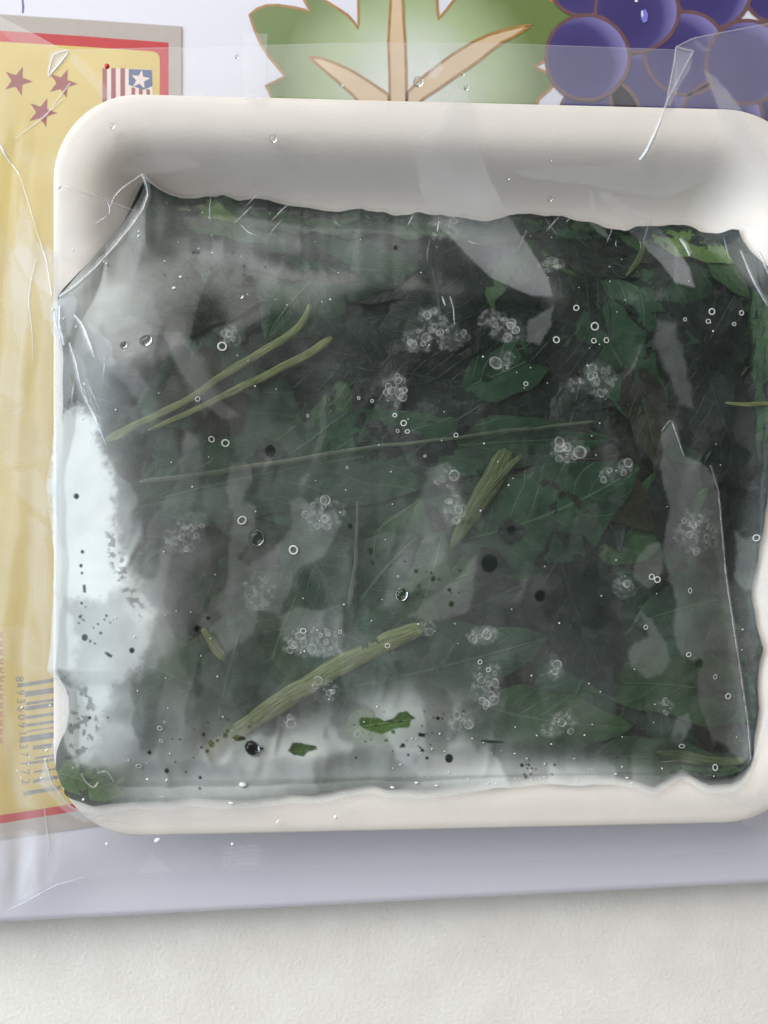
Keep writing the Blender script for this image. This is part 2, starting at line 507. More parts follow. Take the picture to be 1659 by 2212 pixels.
for gi, (u, v, r, o) in enumerate(grapes):
    z = ZL + 0.00006 + o * 0.00003
    gc = P(u - 26, v + 14, z)
    rr = r * PX * 1.1
    gm = radial_mat('print_grape', gc, rr * 0.55, rr * 1.40, srgb(58, 50, 104), srgb(128, 120, 174), srgb(66, 58, 114))
    n = 48
    pts = [(u + r * (1 + 0.02 * math.sin(3 * a + gi)) * math.cos(a), v + r * 1.02 * math.sin(a)) for a in [2 * math.pi * k / n for k in range(n)]]
    g = flat('grape_print', pts, z, gm, board)
    stroke('outline', pts, 8, z + 0.00002, M_outline_grape, g, closed=True)
M_gl = pmat('print_glint', srgb(120, 118, 205), 0.3); M_gl2 = pmat('print_glint_white', srgb(230, 228, 240), 0.3)
zz = ZL + 0.0004
flat('glint_print', [(1385, 22), (1395, 20), (1400, 32), (1398, 46), (1390, 50), (1385, 40)], zz, M_gl, board)
flat('glint_print', [(1385, 24), (1389, 24), (1389, 36), (1386, 36)], zz + 0.00002, M_gl2, board)
flat('glint_print', [(1370, -4), (1378, -4), (1377, 5), (1372, 4)], zz, M_gl2, board)
stroke('pen_line', resample([(48, -20), (49, 6), (50, 12), (49, 28)], 4), 4, ZP, M_pen, board)

# ------------------------------------------------------------------ product card
card = empty('product_card')
tag(card, 'yellow printed card with red frame, stars and barcode lying under the foam tray', 'label card')
flat('card_sheet', [(-160, 20), (0, 31), (190, 43), (392, 57), (393, 1758), (170, 1790), (0, 1813), (-160, 1835)], Z_CARD, M_grey, card, thick=0.0003)
zc = Z_CARD + 0.00003
flat('red_frame', [(-140, 56), (0, 66), (180, 78), (364, 92), (363, 1712), (170, 1751), (0, 1779), (-140, 1800)], zc, M_red, card, 0.00002)
flat('yellow_panel', [(-120, 80), (0, 90), (180, 101), (330, 111), (340, 115), (345, 124), (345, 1700), (335, 1706), (130, 1741), (0, 1761), (-120, 1780)], zc + 0.00003, M_yel, card, 0.00002)
zc += 0.00006
def star_pts(u, v, R, a0, r=0.40):
    return [(u + (R if k % 2 == 0 else R * r) * math.cos(math.radians(a0 + 36 * k)), v - (R if k % 2 == 0 else R * r) * math.sin(math.radians(a0 + 36 * k))) for k in range(10)]
for (u, v) in ((38, 175), (135, 180), (91, 243)):
    flat('star', star_pts(u, v, 33, -2), zc, M_star, card, 0.00002)
fl = flat('flag', [(221, 147), (329, 150), (329, 260), (221, 260)], zc, M_white, card, 0.00002)
for (a, b) in ((221, 231), (240, 250), (260, 270)):
    flat('stripe', [(a, 147), (b, 147.5), (b, 260), (a, 260)], zc + 0.00003, M_star, fl, 0.00002)
flat('flag_canton', [(278, 149), (328, 151), (329, 186), (310, 194), (278, 183)], zc + 0.00003, M_blue, fl, 0.00002)
flat('flag_star', star_pts(303, 172, 21, 8, 0.42), zc + 0.00006, M_white, fl, 0.00002)
for k, a in enumerate((284, 300, 316)):
    flat('stripe', [(a, 188 + k * 2), (a + 8, 190 + k * 2), (a + 8, 260), (a, 260)], zc + 0.00003, M_star, fl, 0.00002)
def bc(x, y): return (x * 0.1867, 1400.9 + y * 0.1867)
bar = empty('barcode'); bar.parent = card
for (x0, y0, x1, y1, th) in ((200, 430, 860, 330, 45), (290, 530, 860, 450, 62), (300, 640, 860, 560, 34), (300, 697, 860, 610, 48), (305, 800, 860, 720, 36), (310, 890, 860, 810, 36),
                             (305, 960, 860, 880, 15), (230, 1060, 860, 965, 70), (380, 1150, 860, 1085, 48), (400, 1270, 860, 1200, 26), (300, 1330, 860, 1255, 30), (390, 1430, 860, 1360, 22), (380, 1540, 860, 1450, 40), (270, 1680, 700, 1610, 46)):
    flat('barcode_bar', [bc(x0, y0 - th / 2), bc(x1, y1 - th / 2), bc(x1, y1 + th / 2), bc(x0, y0 + th / 2)], zc, M_ink, bar, 0.00002)
for (ch, y) in zip('8936091137172', (355, 510, 610, 700, 795, 890, 985, 1060, 1135, 1225, 1330, 1430, 1540)):
    cu = bpy.data.curves.new('barcode_digit', 'FONT'); cu.body = ch; cu.size = 0.0031; cu.align_x = 'CENTER'; cu.align_y = 'CENTER'
    cu.materials.append(M_ink)
    tmp = bpy.data.objects.new('barcode_digit', cu); col.objects.link(tmp)
    me = bpy.data.meshes.new_from_object(tmp.evaluated_get(bpy.context.evaluated_depsgraph_get()))
    bpy.data.objects.remove(tmp)
    o = link(bpy.data.objects.new('barcode_digit', me), bar)
    o.location = P(*bc(222 + (y - 355) * 0.06, y), zc + 0.00003); o.rotation_euler = (0, 0, -math.pi / 2 + 0.1)
M_pink = pmat('label_small_print', srgb(178, 120, 84), 0.5)
for k in range(13):                                              # worn, unreadable red print at the edge of the card
    v0 = 1365 + k * 19
    flat('small_print', [(-4, v0), (6 + (k % 3) * 2, v0 + 1), (7 + (k % 2) * 3, v0 + 4), (2, v0 + 5), (3, v0 + 9), (9, v0 + 10), (8, v0 + 13), (-4, v0 + 12)], zc, M_pink, card, 0.00002)

# ------------------------------------------------------------------ foam tray
TQ = [(113, 196), (1758, 238), (1758, 1776), (113, 1812)]       # outer corners (before rounding) at rim height
TWp, THp = 1645.0, 1590.0
def tray_pt(a, b, z):
    """a, b in px inside the tray rectangle (0..TWp, 0..THp)"""
    s = a / TWp; t = b / THp
    q = np.array(TQ, float)
    p = (q[0] * (1 - s) + q[1] * s) * (1 - t) + (q[3] * (1 - s) + q[2] * s) * t
    x, y = unproj(p[0], p[1], RIM)
    return (float(x), float(y), z)
def rrect(t, rad, n=14):
    pts = []
    r = max(rad, 20)
    for (cx, cy, a0) in ((t + r, t + r, math.pi), (TWp - t - r, t + r, 1.5 * math.pi), (TWp - t - r, THp - t - r, 0), (t + r, THp - t - r, 0.5 * math.pi)):
        for k in range(n + 1):
            a = a0 + 0.5 * math.pi * k / n
            pts.append((cx + r * math.cos(a), cy + r * math.sin(a)))
    return pts
TPROF = [(0, RIM - 0.00111), (1.5, RIM - 0.00047), (6, RIM - 0.00008), (20, RIM), (48, RIM - 0.00008), (66, RIM - 0.00040), (82, RIM - 0.00103), (98, RIM - 0.00221), (114, RIM - 0.00411),
         (130, RIM - 0.00648), (146, RIM - 0.00901), (162, RIM - 0.01138), (180, RIM - 0.01343), (200, RIM - 0.01485), (230, RIM - 0.01556), (300, RIM - 0.01564)]
UNDER = [(300, RIM - 0.01738), (200, RIM - 0.01738), (165, RIM - 0.01541), (130, RIM - 0.01067), (98, RIM - 0.00474), (80, RIM - 0.00300), (8, RIM - 0.00237), (1, RIM - 0.00174)]
vs, fs = [], []
rings = []
for (t, z) in TPROF + UNDER:
    ring = []
    for (a, b) in rrect(t, 190 - t * 0.75):
        ring.append(len(vs)); vs.append(tray_pt(a, b, z))
    rings.append(ring)
nr = len(rings[0])
for A, B in zip(rings, rings[1:] + rings[:1]):
    if A is rings[len(TPROF) - 1]:
        continue
    for k in range(nr):
        j = (k + 1) % nr
        fs.append((A[k], B[k], B[j], A[j]))
fs.append(tuple(reversed(rings[len(TPROF) - 1])))
fs.append(tuple(rings[len(TPROF)]))
ft = mesh_obj('foam_tray', vs, fs, M_foam)
tag(ft, 'white foam food tray with rounded rim holding the frozen greens', 'foam tray')

def tray_d(U, V):
    """inward distance (px at rim height) from the tray outline"""
    s = (U - 113) / TWp
    top = 196 + 42 * s; bot = 1812 - 36 * s
    a = U - 113; b = (V - top) / (bot - top) * THp
    dx = np.abs(a - TWp / 2) - TWp / 2; dy = np.abs(b - THp / 2) - THp / 2
    r = 190.0
    qx = dx + r; qy = dy + r
    return -(np.sqrt(np.maximum(qx, 0) ** 2 + np.maximum(qy, 0) ** 2) + np.minimum(np.maximum(qx, qy), 0) - r)
def proj(x, y, z):
    X = ct * x - st * (z - CAM_H); Z = st * x + ct * (z - CAM_H)
    return W_PX / 2 - FPX * X / Z, H_PX / 2 + FPX * y / Z
_gu = np.arange(-260, 1900, 5.0); _gv = np.arange(0, 2110, 5.0)
_GU, _GV = np.meshgrid(_gu, _gv)
_tt = np.array([p[0] for p in TPROF]); _tz = np.array([p[1] for p in TPROF])
_z = np.full(_GU.shape, RIM)
for _ in range(14):
    _x, _y = unproj(_GU, _GV, _z)
    _uu, _vv = proj(_x, _y, RIM)
    _z = 0.5 * _z + 0.5 * np.interp(tray_d(_uu, _vv), _tt, _tz)
_ZF = _z
def tray_h(U, V):
    """height of the tray surface seen at a pixel, and the inward distance"""
    U = np.asarray(U, float); V = np.asarray(V, float)
    fx = np.clip((U + 260) / 5, 0, len(_gu) - 1.001); fy = np.clip(V / 5, 0, len(_gv) - 1.001)
    i = fx.astype(int); j = fy.astype(int); fx = fx - i; fy = fy - j
    h = (_ZF[j, i] * (1 - fx) + _ZF[j, i + 1] * fx) * (1 - fy) + (_ZF[j + 1, i] * (1 - fx) + _ZF[j + 1, i + 1] * fx) * fy
    d = tray_d(U, V)
    return np.where(d < 0, np.nan, h), d

# ------------------------------------------------------------------ pouch outline and height
T_pts = [(92, 655), (110, 650), (130, 622), (170, 580), (210, 542), (250, 500), (282, 455), (300, 400), (312, 378), (330, 392), (380, 420), (460, 428), (560, 432), (750, 445), (900, 455), (1100, 462), (1180, 470),
         (1300, 470), (1420, 490), (1500, 490), (1580, 485), (1640, 500), (1760, 520)]
B_pts = [(92, 1640), (104, 1685), (125, 1720), (150, 1742), (200, 1760), (300, 1752), (430, 1742), (527, 1744), (663, 1737), (723, 1726), (803, 1712), (840, 1722), (923, 1722), (990, 1712), (1143, 1697),
         (1290, 1694), (1365, 1696), (1410, 1716), (1440, 1702), (1470, 1684), (1500, 1702), (1530, 1716), (1580, 1712), (1605, 1698), (1622, 1672), (1636, 1630), (1655, 1550), (1760, 1540)]
L_pts = [(640, 108), (700, 108), (760, 118), (860, 122), (960, 112), (1050, 103), (1150, 112), (1250, 118), (1350, 108), (1450, 100), (1480, 128), (1560, 135), (1620, 110), (1660, 104), (1700, 118)]
R_pts = [(480, 1600), (540, 1630), (640, 1730), (1000, 1730), (1060, 1665), (1180, 1648), (1290, 1628), (1400, 1650), (1500, 1640), (1600, 1640), (1700, 1640)]
def uneven(pts, amp, seed, lo, hi):
    p = np.array(pts, float)
    xs = np.arange(p[0, 0], p[-1, 0] + 1, 6.0)
    ys = np.interp(xs, p[:, 0], p[:, 1])
    ys = ys + (fbm(xs / 70, xs * 0 + seed, seed, 4) - 0.5) * 2 * amp * sstep(lo - 60, lo + 40, xs) * sstep(hi + 40, hi - 60, xs)
    return np.stack([xs, ys], -1)
T_pts = uneven(T_pts, 22, 3, 400, 1700)
B_pts = uneven(B_pts, 8, 5, 250, 1600)
R_pts = uneven(R_pts, 12, 7, 500, 1650)
L_pts = uneven(L_pts, 8, 9, 680, 1640)
def ip(pts, x):
    p = np.array(pts, float)
    return np.interp(x, p[:, 0], p[:, 1])

def pouch_h(U, V):
    U = np.asarray(U, float); V = np.asarray(V, float)
    dT = V - ip(T_pts, U); dB = ip(B_pts, U) - V; dL = U - ip(L_pts, V); dR = ip(R_pts, V) - U
    zf, _ = tray_h(U, V)
    zf = np.where(np.isnan(zf), RIM - 0.002, zf)
    wu = fbm(U / 170 + 3, V / 170, 20, 3) - 0.5
    plateau = RIM + 0.0010 + 0.0075 * np.exp(-((U - 330) / 190) ** 2) * sstep(560, 800, V) * (1 - sstep(1500, 1760, V)) \
        + 0.0022 * np.exp(-((U - 900) / 420) ** 2 - ((V - 1250) / 400) ** 2) \
        - 0.0035 * np.exp(-((U - 480) / 260) ** 2 - ((V - 560) / 110) ** 2)
    plateau = plateau + 0.0034 * wu
    # long wrinkles of the film
    rid = np.abs(fbm(U / 110 + V / 400, V / 260 - U / 600, 31, 3) - 0.5)
    plateau = plateau + 0.0005 * np.exp(-(rid / 0.06) ** 2) * sstep(0.45, 0.65, fbm(U / 150, V / 150, 46, 2)) + 0.00025 * (fbm(U / 45, V / 45, 40, 2) - 0.5)
    w = sstep(0, 170, dT) * sstep(0, 105, dB) * sstep(-6, 150, dR)
    low = np.minimum(zf + 0.0026, RIM - 0.0010)
    xl = np.clip(dL / 270, 0, 1)
    blend = sstep(0, 300, dL)
    side = RIM + 0.0012 + (plateau - RIM - 0.0012) * (1 - (1 - xl) ** 2.6)      # pillow edge over the left rim
    z_in = low + (plateau - low) * w
    wtb = sstep(0, 120, dT) * sstep(0, 105, dB)
    z = np.where(dL < 300, (low + (side - low) * wtb) * (1 - blend) + z_in * blend, z_in)
    z = np.maximum(z, zf + 0.0024)
    return z

# ------------------------------------------------------------------ fog and painted glare on the pouch film
def poly_mask(poly, U, V, feather, wob=4.0):
    xs = [p[0] for p in poly]; ys = [p[1] for p in poly]
    m = np.zeros(U.shape)
    k = (U > min(xs) - 40) & (U < max(xs) + 40) & (V > min(ys) - 40) & (V < max(ys) + 40)
    if not k.any(): return m
    u = U[k]; v = V[k]
    u2 = u + (fbm(u / 22, v / 22, 60, 3) - 0.5) * 2 * wob; v2 = v + (fbm(u / 22, v / 22, 70, 3) - 0.5) * 2 * wob
    m[k] = sstep(-feather, feather, poly_sd(poly, u2, v2))
    return m

def gauss(U, V, u, v, su, sv, ang=0):
    a = math.radians(ang); du = U - u; dv = V - v
    x = du * math.cos(a) + dv * math.sin(a); y = -du * math.sin(a) + dv * math.cos(a)
    return np.exp(-(x / su) ** 2 - (y / sv) ** 2)

FOG_SOFT = [  # u, v, su, sv, angle, amount : condensation, with sheen at the bottom and left painted in
    (270, 560, 120, 90, -40, 0.42), (190, 640, 70, 90, 0, 0.45), (250, 740, 110, 110, 0, 0.34), (560, 520, 120, 40, 12, 0.40), (760, 525, 200, 45, 0, 0.42), (690, 590, 220, 40, -5, 0.30),
    (900, 480, 220, 40, 0, 0.30), (1120, 520, 90, 60, 20, 0.25), (420, 610, 110, 60, 0, 0.26), (300, 1000, 110, 160, 0, 0.22), (520, 900, 120, 60, 40, 0.28), (470, 1080, 200, 160, 0, 0.20),
    (400, 1250, 170, 230, 0, 0.22), (1080, 1240, 260, 110, 0, 0.42), (1180, 1420, 200, 120, 0, 0.22), (650, 1200, 300, 260, 0, 0.26), (860, 1180, 120, 160, 0, 0.24), (330, 1600, 200, 120, 0, 0.28), (560, 1660, 260, 60, -8, 0.42), (900, 1640, 320, 70, 4, 0.42),
    (900, 1535, 120, 50, 0, 0.40), (1170, 1670, 220, 45, 6, 0.36), (1000, 1450, 260, 120, 0, 0.24), (1500, 1300, 110, 330, 4, 0.14), (1450, 1620, 200, 90, 0, 0.14), (1250, 1500, 200, 130, 0, 0.08),
    (700, 1445, 190, 34, -29, 0.40), (440, 840, 200, 34, -33, 0.35), (850, 1655, 360, 50, 4, 0.65), (1150, 1675, 240, 42, 8, 0.62), (430, 1680, 220, 60, 0, 0.4), (640, 1625, 200, 45, -22, 0.45), (880, 1540, 110, 36, 0, 0.35), (215, 545, 60, 110, 30, 0.75), (150, 640, 50, 60, 0, 0.7), (235, 640, 70, 60, -40, 0.45),
    (330, 470, 60, 50, 0, 0.35), (255, 1130, 55, 240, -14, 0.55), (300, 1330, 70, 120, -20, 0.5), (215, 1560, 80, 120, 0, 0.5), (180, 800, 60, 90, -14, 0.45), (520, 560, 160, 22, 14, 0.35),
    (1640, 1300, 40, 300, 0, 0.45), (1640, 560, 40, 60, 0, 0.35), (500, 1380, 180, 120, 0, 0.18), (650, 820, 160, 80, -35, 0.10)]
FOG_HARD = [  # polygon, feather, amount : patches where the film stands off the leaves
    ([(1425, 1010), (1430, 940), (1455, 905), (1480, 985), (1530, 1010), (1552, 1060), (1570, 1250), (1600, 1450), (1622, 1640), (1600, 1650), (1570, 1610), (1540, 1600), (1515, 1540), (1505, 1470), (1512, 1430), (1470, 1415), (1455, 1370), (1462, 1300), (1440, 1230), (1430, 1180), (1448, 1100)], 3, 0.20),
    ([(1540, 1000), (1552, 1060), (1570, 1250), (1600, 1450), (1622, 1640), (1612, 1650), (1590, 1480), (1555, 1280), (1535, 1080)], 3, 0.10),
    ([(1370, 1220), (1395, 1180), (1420, 1170), (1432, 1200), (1428, 1235), (1420, 1260), (1395, 1272), (1368, 1245)], 3, 0.18),
    ([(1385, 1325), (1410, 1340), (1440, 1390), (1448, 1430), (1425, 1458), (1395, 1465), (1362, 1440), (1354, 1405), (1378, 1385), (1400, 1375)], 3, 0.18),
    ([(1462, 1548), (1490, 1540), (1492, 1568), (1470, 1610), (1452, 1602)], 3, 0.20),
    ([(1585, 1145), (1610, 1165), (1650, 1150), (1650, 1260), (1610, 1280), (1585, 1245), (1592, 1200)], 3, 0.22),
    ([(505, 1100), (530, 1082), (556, 1095), (548, 1150), (515, 1205), (540, 1220), (590, 1190), (630, 1145), (628, 1080), (650, 1070), (690, 1110), (720, 1100), (740, 1130), (700, 1200), (640, 1230), (620, 1290), (600, 1330), (560, 1310), (545, 1370), (490, 1410), (470, 1370), (430, 1350), (460, 1290), (490, 1270), (495, 1200)], 3, 0.17),
    ([(600, 1330), (650, 1310), (690, 1320), (740, 1300), (742, 1380), (735, 1410), (690, 1415), (640, 1405), (610, 1380)], 3, 0.20),
    ([(360, 730), (390, 715), (420, 740), (450, 790), (480, 850), (440, 900), (410, 850), (380, 790)], 4, 0.15),
    ([(400, 930), (435, 960), (440, 1010), (420, 1080), (370, 1200), (350, 1300), (385, 1420), (420, 1480), (415, 1540), (380, 1575), (335, 1560), (345, 1500), (360, 1460), (340, 1380), (300, 1290), (320, 1130), (380, 1050)], 4, 0.15),
    ([(500, 1000), (530, 1000), (545, 1010), (540, 1050), (520, 1090), (500, 1100), (490, 1050)], 3, 0.20),
    ([(840, 1270), (850, 1200), (880, 1150), (900, 1090), (930, 1010), (960, 1000), (985, 1040), (1000, 1090), (970, 1150), (960, 1200), (930, 1240), (900, 1260), (880, 1300), (820, 1310)], 6, 0.16),
    ([(885, 1330), (930, 1290), (990, 1250), (1035, 1190), (1025, 1250), (1020, 1300), (1010, 1320), (950, 1340)], 4, 0.18),
    ([(885, 470), (1000, 470), (1190, 600), (1215, 640), (1190, 655), (1100, 600), (1010, 560), (960, 500)], 8, 0.12),
    ([(225, 690), (280, 680), (330, 700), (320, 760), (290, 770), (250, 770), (225, 740)], 3, 0.16),
    ([(200, 1580), (260, 1560), (310, 1600), (260, 1650), (190, 1660), (150, 1640), (150, 1590)], 5, 0.20),
    ([(640, 1190), (700, 1180), (770, 1200), (745, 1300), (700, 1290)], 8, 0.05),
    ([(1140, 690), (1195, 662), (1190, 700), (1165, 745), (1135, 735)], 2, 0.20),  # lower piece of the painted glare band
    ([(1420, 690), (1455, 700), (1480, 780), (1500, 880), (1470, 870), (1440, 800), (1415, 740)], 4, 0.15),
    ([(1020, 1370), (1060, 1350), (1085, 1370), (1050, 1395), (1020, 1395)], 3, 0.12)]
LEFT_GLARE = [([(118, 900), (160, 880), (200, 905), (222, 960), (232, 1010), (250, 1060), (245, 1110), (250, 1160), (268, 1210), (275, 1260), (240, 1290), (190, 1300), (140, 1290), (112, 1270), (106, 1130), (98, 1050), (112, 960)], 24, 0.92),  # window glare on the left slope, painted as dense white cover
         ([(120, 1180), (250, 1150), (268, 1180), (300, 1260), (330, 1340), (330, 1390), (295, 1440), (250, 1480), (235, 1530), (215, 1560), (175, 1490), (140, 1462), (100, 1455), (100, 1340), (112, 1240)], 22, 0.55),
         ([(100, 1290), (150, 1300), (165, 1380), (160, 1450), (100, 1455)], 16, 0.5),
         ([(130, 1480), (180, 1490), (205, 1530), (215, 1590), (200, 1640), (170, 1650), (140, 1600), (128, 1540)], 9, 0.42)]
HOLES = [(1057, 1217, 18), (1167, 1287, 12), (1105, 1145, 10), (584, 974, 12), (540, 603, 8), (868, 1284, 14), (555, 1162, 17), (935, 1250, 6), (975, 1305, 6), (1598, 1672, 12), (970, 1638, 9), (425, 1358, 7), (183, 1377, 7),
         (285, 1405, 6), (457, 1607, 7), (1235, 1018, 7), (1185, 1013, 5), (165, 1072, 6), (1085, 1075, 4), (757, 1137, 5), (905, 1265, 3), (800, 1190, 7), (805, 1215, 4), (178, 1192, 4), (175, 1222, 4), (177, 1238, 3), (195, 1385, 3), (205, 1390, 2.5), (176, 1303, 3),
         (230, 1330, 3), (238, 1345, 2), (182, 1340, 2), (1510, 1433, 9), (450, 1335, 4), (487, 1588, 6), (360, 1665, 5), (665, 765, 5), (855, 535, 5), (700, 665, 4)]
HOLE_P = [[(775, 1556), (782, 1548), (815, 1549), (830, 1558), (850, 1552), (858, 1540), (880, 1537), (898, 1552), (888, 1555), (885, 1570), (850, 1576), (825, 1586), (790, 1576), (776, 1568)],
          [(622, 1622), (632, 1606), (650, 1604), (684, 1613), (684, 1620), (665, 1625), (655, 1634), (635, 1632)],
          [(500, 1592), (512, 1587), (530, 1592), (532, 1599), (515, 1603), (502, 1599)],
          [(1038, 1599), (1060, 1599), (1089, 1603), (1088, 1606), (1060, 1605), (1040, 1603)],
          [(226, 1410), (232, 1408), (242, 1415), (240, 1420), (232, 1417)],
          [(180, 1262), (186, 1262), (187, 1280), (181, 1281)],
          [(545, 1615), (570, 1614), (570, 1619), (548, 1620)]]

CLUSTERS = [(935, 690, 26, 26, 8, 9), (905, 735, 30, 22, 9, 8), (975, 728, 34, 22, 8, 10), (1065, 690, 26, 18, 7, 9), (1095, 715, 36, 22, 10, 12), (1088, 778, 20, 18, 5, 12), (853, 840, 22, 36, 12, 10), (1290, 822, 34, 34, 16, 8), (1238, 828, 12, 12, 3, 7),
            (1230, 972, 34, 26, 14, 11), (980, 1103, 24, 26, 12, 9), (965, 1032, 22, 26, 8, 9), (1050, 1478, 30, 44, 22, 9), (996, 1556, 24, 22, 12, 9), (1218, 1560, 26, 24, 10, 10), (1190, 1578, 20, 12, 6, 9), (1348, 1268, 20, 24, 8, 9), (700, 1112, 40, 34, 16, 9),
            (675, 1385, 66, 34, 30, 9), (395, 1165, 40, 24, 12, 6), (415, 1125, 30, 16, 8, 5), (1510, 1148, 44, 46, 24, 8), (922, 1357, 16, 14, 3, 10), (1042, 1372, 30, 14, 8, 8), (1436, 1526, 14, 14, 5, 8), (497, 726, 16, 20, 7, 9), (965, 492, 36, 22, 12, 8),
            (1190, 572, 24, 10, 7, 7), (1310, 1025, 14, 14, 4, 8), (1350, 1010, 14, 14, 4, 8), (700, 1490, 30, 22, 10, 8), (625, 1560, 12, 12, 3, 8), (1200, 1445, 12, 20, 4, 8), (560, 1280, 34, 34, 10, 8), (780, 1580, 12, 12, 2, 9)]
def pouch_fog(U, V):
    f = np.full(U.shape, 0.006)
    dT = V - ip(T_pts, U); dB = ip(B_pts, U) - V; dL = U - ip(L_pts, V)
    f += 0.02 * sstep(900, 500, U)
    grain = 0.75 + 0.5 * fbm(U / 35, V / 35, 3, 5)
    for (u, v, su, sv, a, k) in FOG_SOFT:
        k *= 0.78 if (v > 1500 and u < 1300) else 0.62 if (u < 340 and v > 800) else 0.55 if u < 340 else 0.40 if v < 600 else 0.18
        f = 1 - (1 - f) * (1 - k * gauss(U, V, u, v, su, sv, a) * np.clip(grain, 0, 1.3))
    # small hard-edged stand-off patches
    wx = U + 40 * (fbm(U / 60, V / 60, 12, 3) - 0.5); wy = V + 40 * (fbm(U / 60, V / 60, 14, 3) - 0.5)
    n1 = fbm(wx / 95, wy / 150, 80, 3)
    f = 1 - (1 - f) * (1 - 0.022 * sstep(0.51, 0.56, n1))
    n2 = fbm(wx / 60 + 9, wy / 70 + 4, 90, 3)
    f = 1 - (1 - f) * (1 - 0.028 * sstep(0.60, 0.62, n2))
    n3 = fbm(wx / 80 + 31, wy / 120 + 14, 95, 3)
    f *= 1 - 0.40 * sstep(0.50, 0.62, n3) * (1 - sstep(300, 180, U))
    # big soft dark clear areas
    for (u, v, su, sv, a, k) in ((480, 660, 130, 60, -8, 0.9), (1000, 740, 260, 190, 0, 0.96), (620, 560, 90, 25, 12, 0.6), (1280, 550, 130, 100, 30, 0.92), (1560, 760, 160, 220, 0, 0.8), (1240, 1350, 200, 170, 0, 0.4),
                                (330, 550, 60, 50, 0, 0.4), (270, 830, 50, 40, 40, 0.5), (1020, 560, 90, 50, 30, 0.6), (680, 1260, 60, 70, 0, 0.4), (560, 680, 60, 40, 0, 0.3), (185, 1695, 85, 45, 15, 0.75)):
        f *= 1 - k * gauss(U, V, u, v, su, sv, a)
    for poly, fe, k in FOG_HARD:
        f = 1 - (1 - f) * (1 - 0.60 * k * poly_mask(poly, U, V, fe * 1.5, 6) * (0.85 + 0.3 * (fbm(U / 30, V / 30, 44, 3) - 0.5)))
    fine = fbm(U / 7, V / 7, 50, 3)
    for (cu, cv, su, sv, n, rm) in CLUSTERS:
        kk = (np.abs(U - cu) < su * 2 + 20) & (np.abs(V - cv) < sv * 2 + 20)
        dd = np.hypot((U[kk] - cu) / (su + 6), (V[kk] - cv) / (sv + 6)) + 0.7 * (fbm(U[kk] / 14, V[kk] / 14, 62, 3) - 0.5)
        f[kk] = 1 - (1 - f[kk]) * (1 - sstep(1.05, 0.85, dd) * (0.03 + 0.13 * sstep(0.45, 0.75, fine[kk])))
    for poly, fe, k in LEFT_GLARE:
        mk = poly_mask(poly, U, V, fe, 16)
        mk = sstep(0.0, 1.0, mk + (fine - 0.5) * 0.55 * mk * (1 - mk) * 4)
        f = 1 - (1 - f) * (1 - k * mk * (0.9 + 0.2 * (fbm(U / 60, V / 90, 54, 3) - 0.5)))
    # ragged breaks along the border of the painted glare
    crumbs = poly_mask([(222, 1150), (250, 1160), (285, 1250), (320, 1330), (300, 1345), (262, 1270), (235, 1210)], U, V, 6, 10)
    f *= 1 - 0.5 * crumbs * sstep(0.52, 0.57, fbm(U / 11, V / 11, 58, 3))
    crumbs = poly_mask([(140, 1500), (200, 1480), (215, 1570), (200, 1620), (140, 1640), (135, 1560)], U, V, 6, 10)
    f *= 1 - 0.5 * crumbs * sstep(0.53, 0.58, fbm(U / 14, V / 14, 59, 3))
    # fine speckle
    f = f + 0.012 * sstep(0.66, 0.74, fbm(U / 9, V / 9, 65, 2)) + 0.008 * (fbm(U / 16, V / 16, 66, 4) - 0.5)
    for (u, v, r) in HOLES:
        k = (np.abs(U - u) < r + 8) & (np.abs(V - v) < r + 8)
        d = np.hypot(U[k] - u, (V[k] - v) * (0.9 + 0.2 * ((u * 7) % 1)))
        f[k] *= sstep(r - 2.0, r + 1.5, d) * 0.97 + 0.03
    for poly in HOLE_P:
        f *= 1 - 0.97 * poly_mask(poly, U, V, 2.0, 3)
    # spatter of small clear specks
    for (cu, cv, sp, n) in ((880, 1590, 60, 34), (400, 1640, 60, 12), (195, 1340, 30, 9), (520, 1560, 60, 12), (470, 590, 60, 18), (900, 1270, 60, 12), (180, 1560, 40, 6), (1140, 1660, 20, 12)):
        for _ in range(n):
            u = cu + rng.normal() * sp; v = cv + rng.normal() * sp * 0.5; r = 1.6 + rng.random() ** 2 * 3
            k = (np.abs(U - u) < r + 5) & (np.abs(V - v) < r + 5)
            f[k] *= sstep(r - 1.5, r + 1.5, np.hypot(U[k] - u, V[k] - v))
    # wet milky hem along the lower border, thin line at the border
    f = np.maximum(f, 0.34 * sstep(34, 4, dB + 14 * (fbm(U / 30, V / 30, 99, 3) - 0.5)))
    f = np.maximum(f, 0.35 * sstep(9, 0, dL))
    f = np.maximum(f, 0.10 * sstep(7, 0, dT))
    return np.clip(f, 0, 0.95)

pouch = empty('plastic_pouch')
tag(pouch, 'clear wet plastic film with fog and bubbles wrapped over the greens', 'plastic film')
nx, ny = 640, 540
s, t = np.meshgrid(np.linspace(0, 1, nx), np.linspace(0, 1, ny))
Un = 92 + s * (1760 - 92)
Vv = ip(T_pts, Un) + t * (ip(B_pts, Un) - ip(T_pts, Un))
Uu = Un + np.maximum(0, 1 - s * 6) ** 1.5 * (ip(L_pts, Vv) - 92)
Hp = pouch_h(Uu, Vv)
Fg = pouch_fog(Uu, Vv)
x, y = unproj(Uu, Vv, Hp)
mesh_obj('film', np.stack([x, y, Hp], -1).reshape(-1, 3), grid_faces(nx, ny), M_film_p, pouch, attrs={'fog': Fg.ravel()})

# ------------------------------------------------------------------ greens
greens = empty('leafy_greens')
tag(greens, 'frozen dark green leaves and stems packed in the white foam tray', 'leafy greens')
def inside(u, v, m=12):
    return (v - ip(T_pts, u) > m) and (ip(B_pts, u) - v > m) and (u - ip(L_pts, v) > m) and (ip(R_pts, v) - u > m)

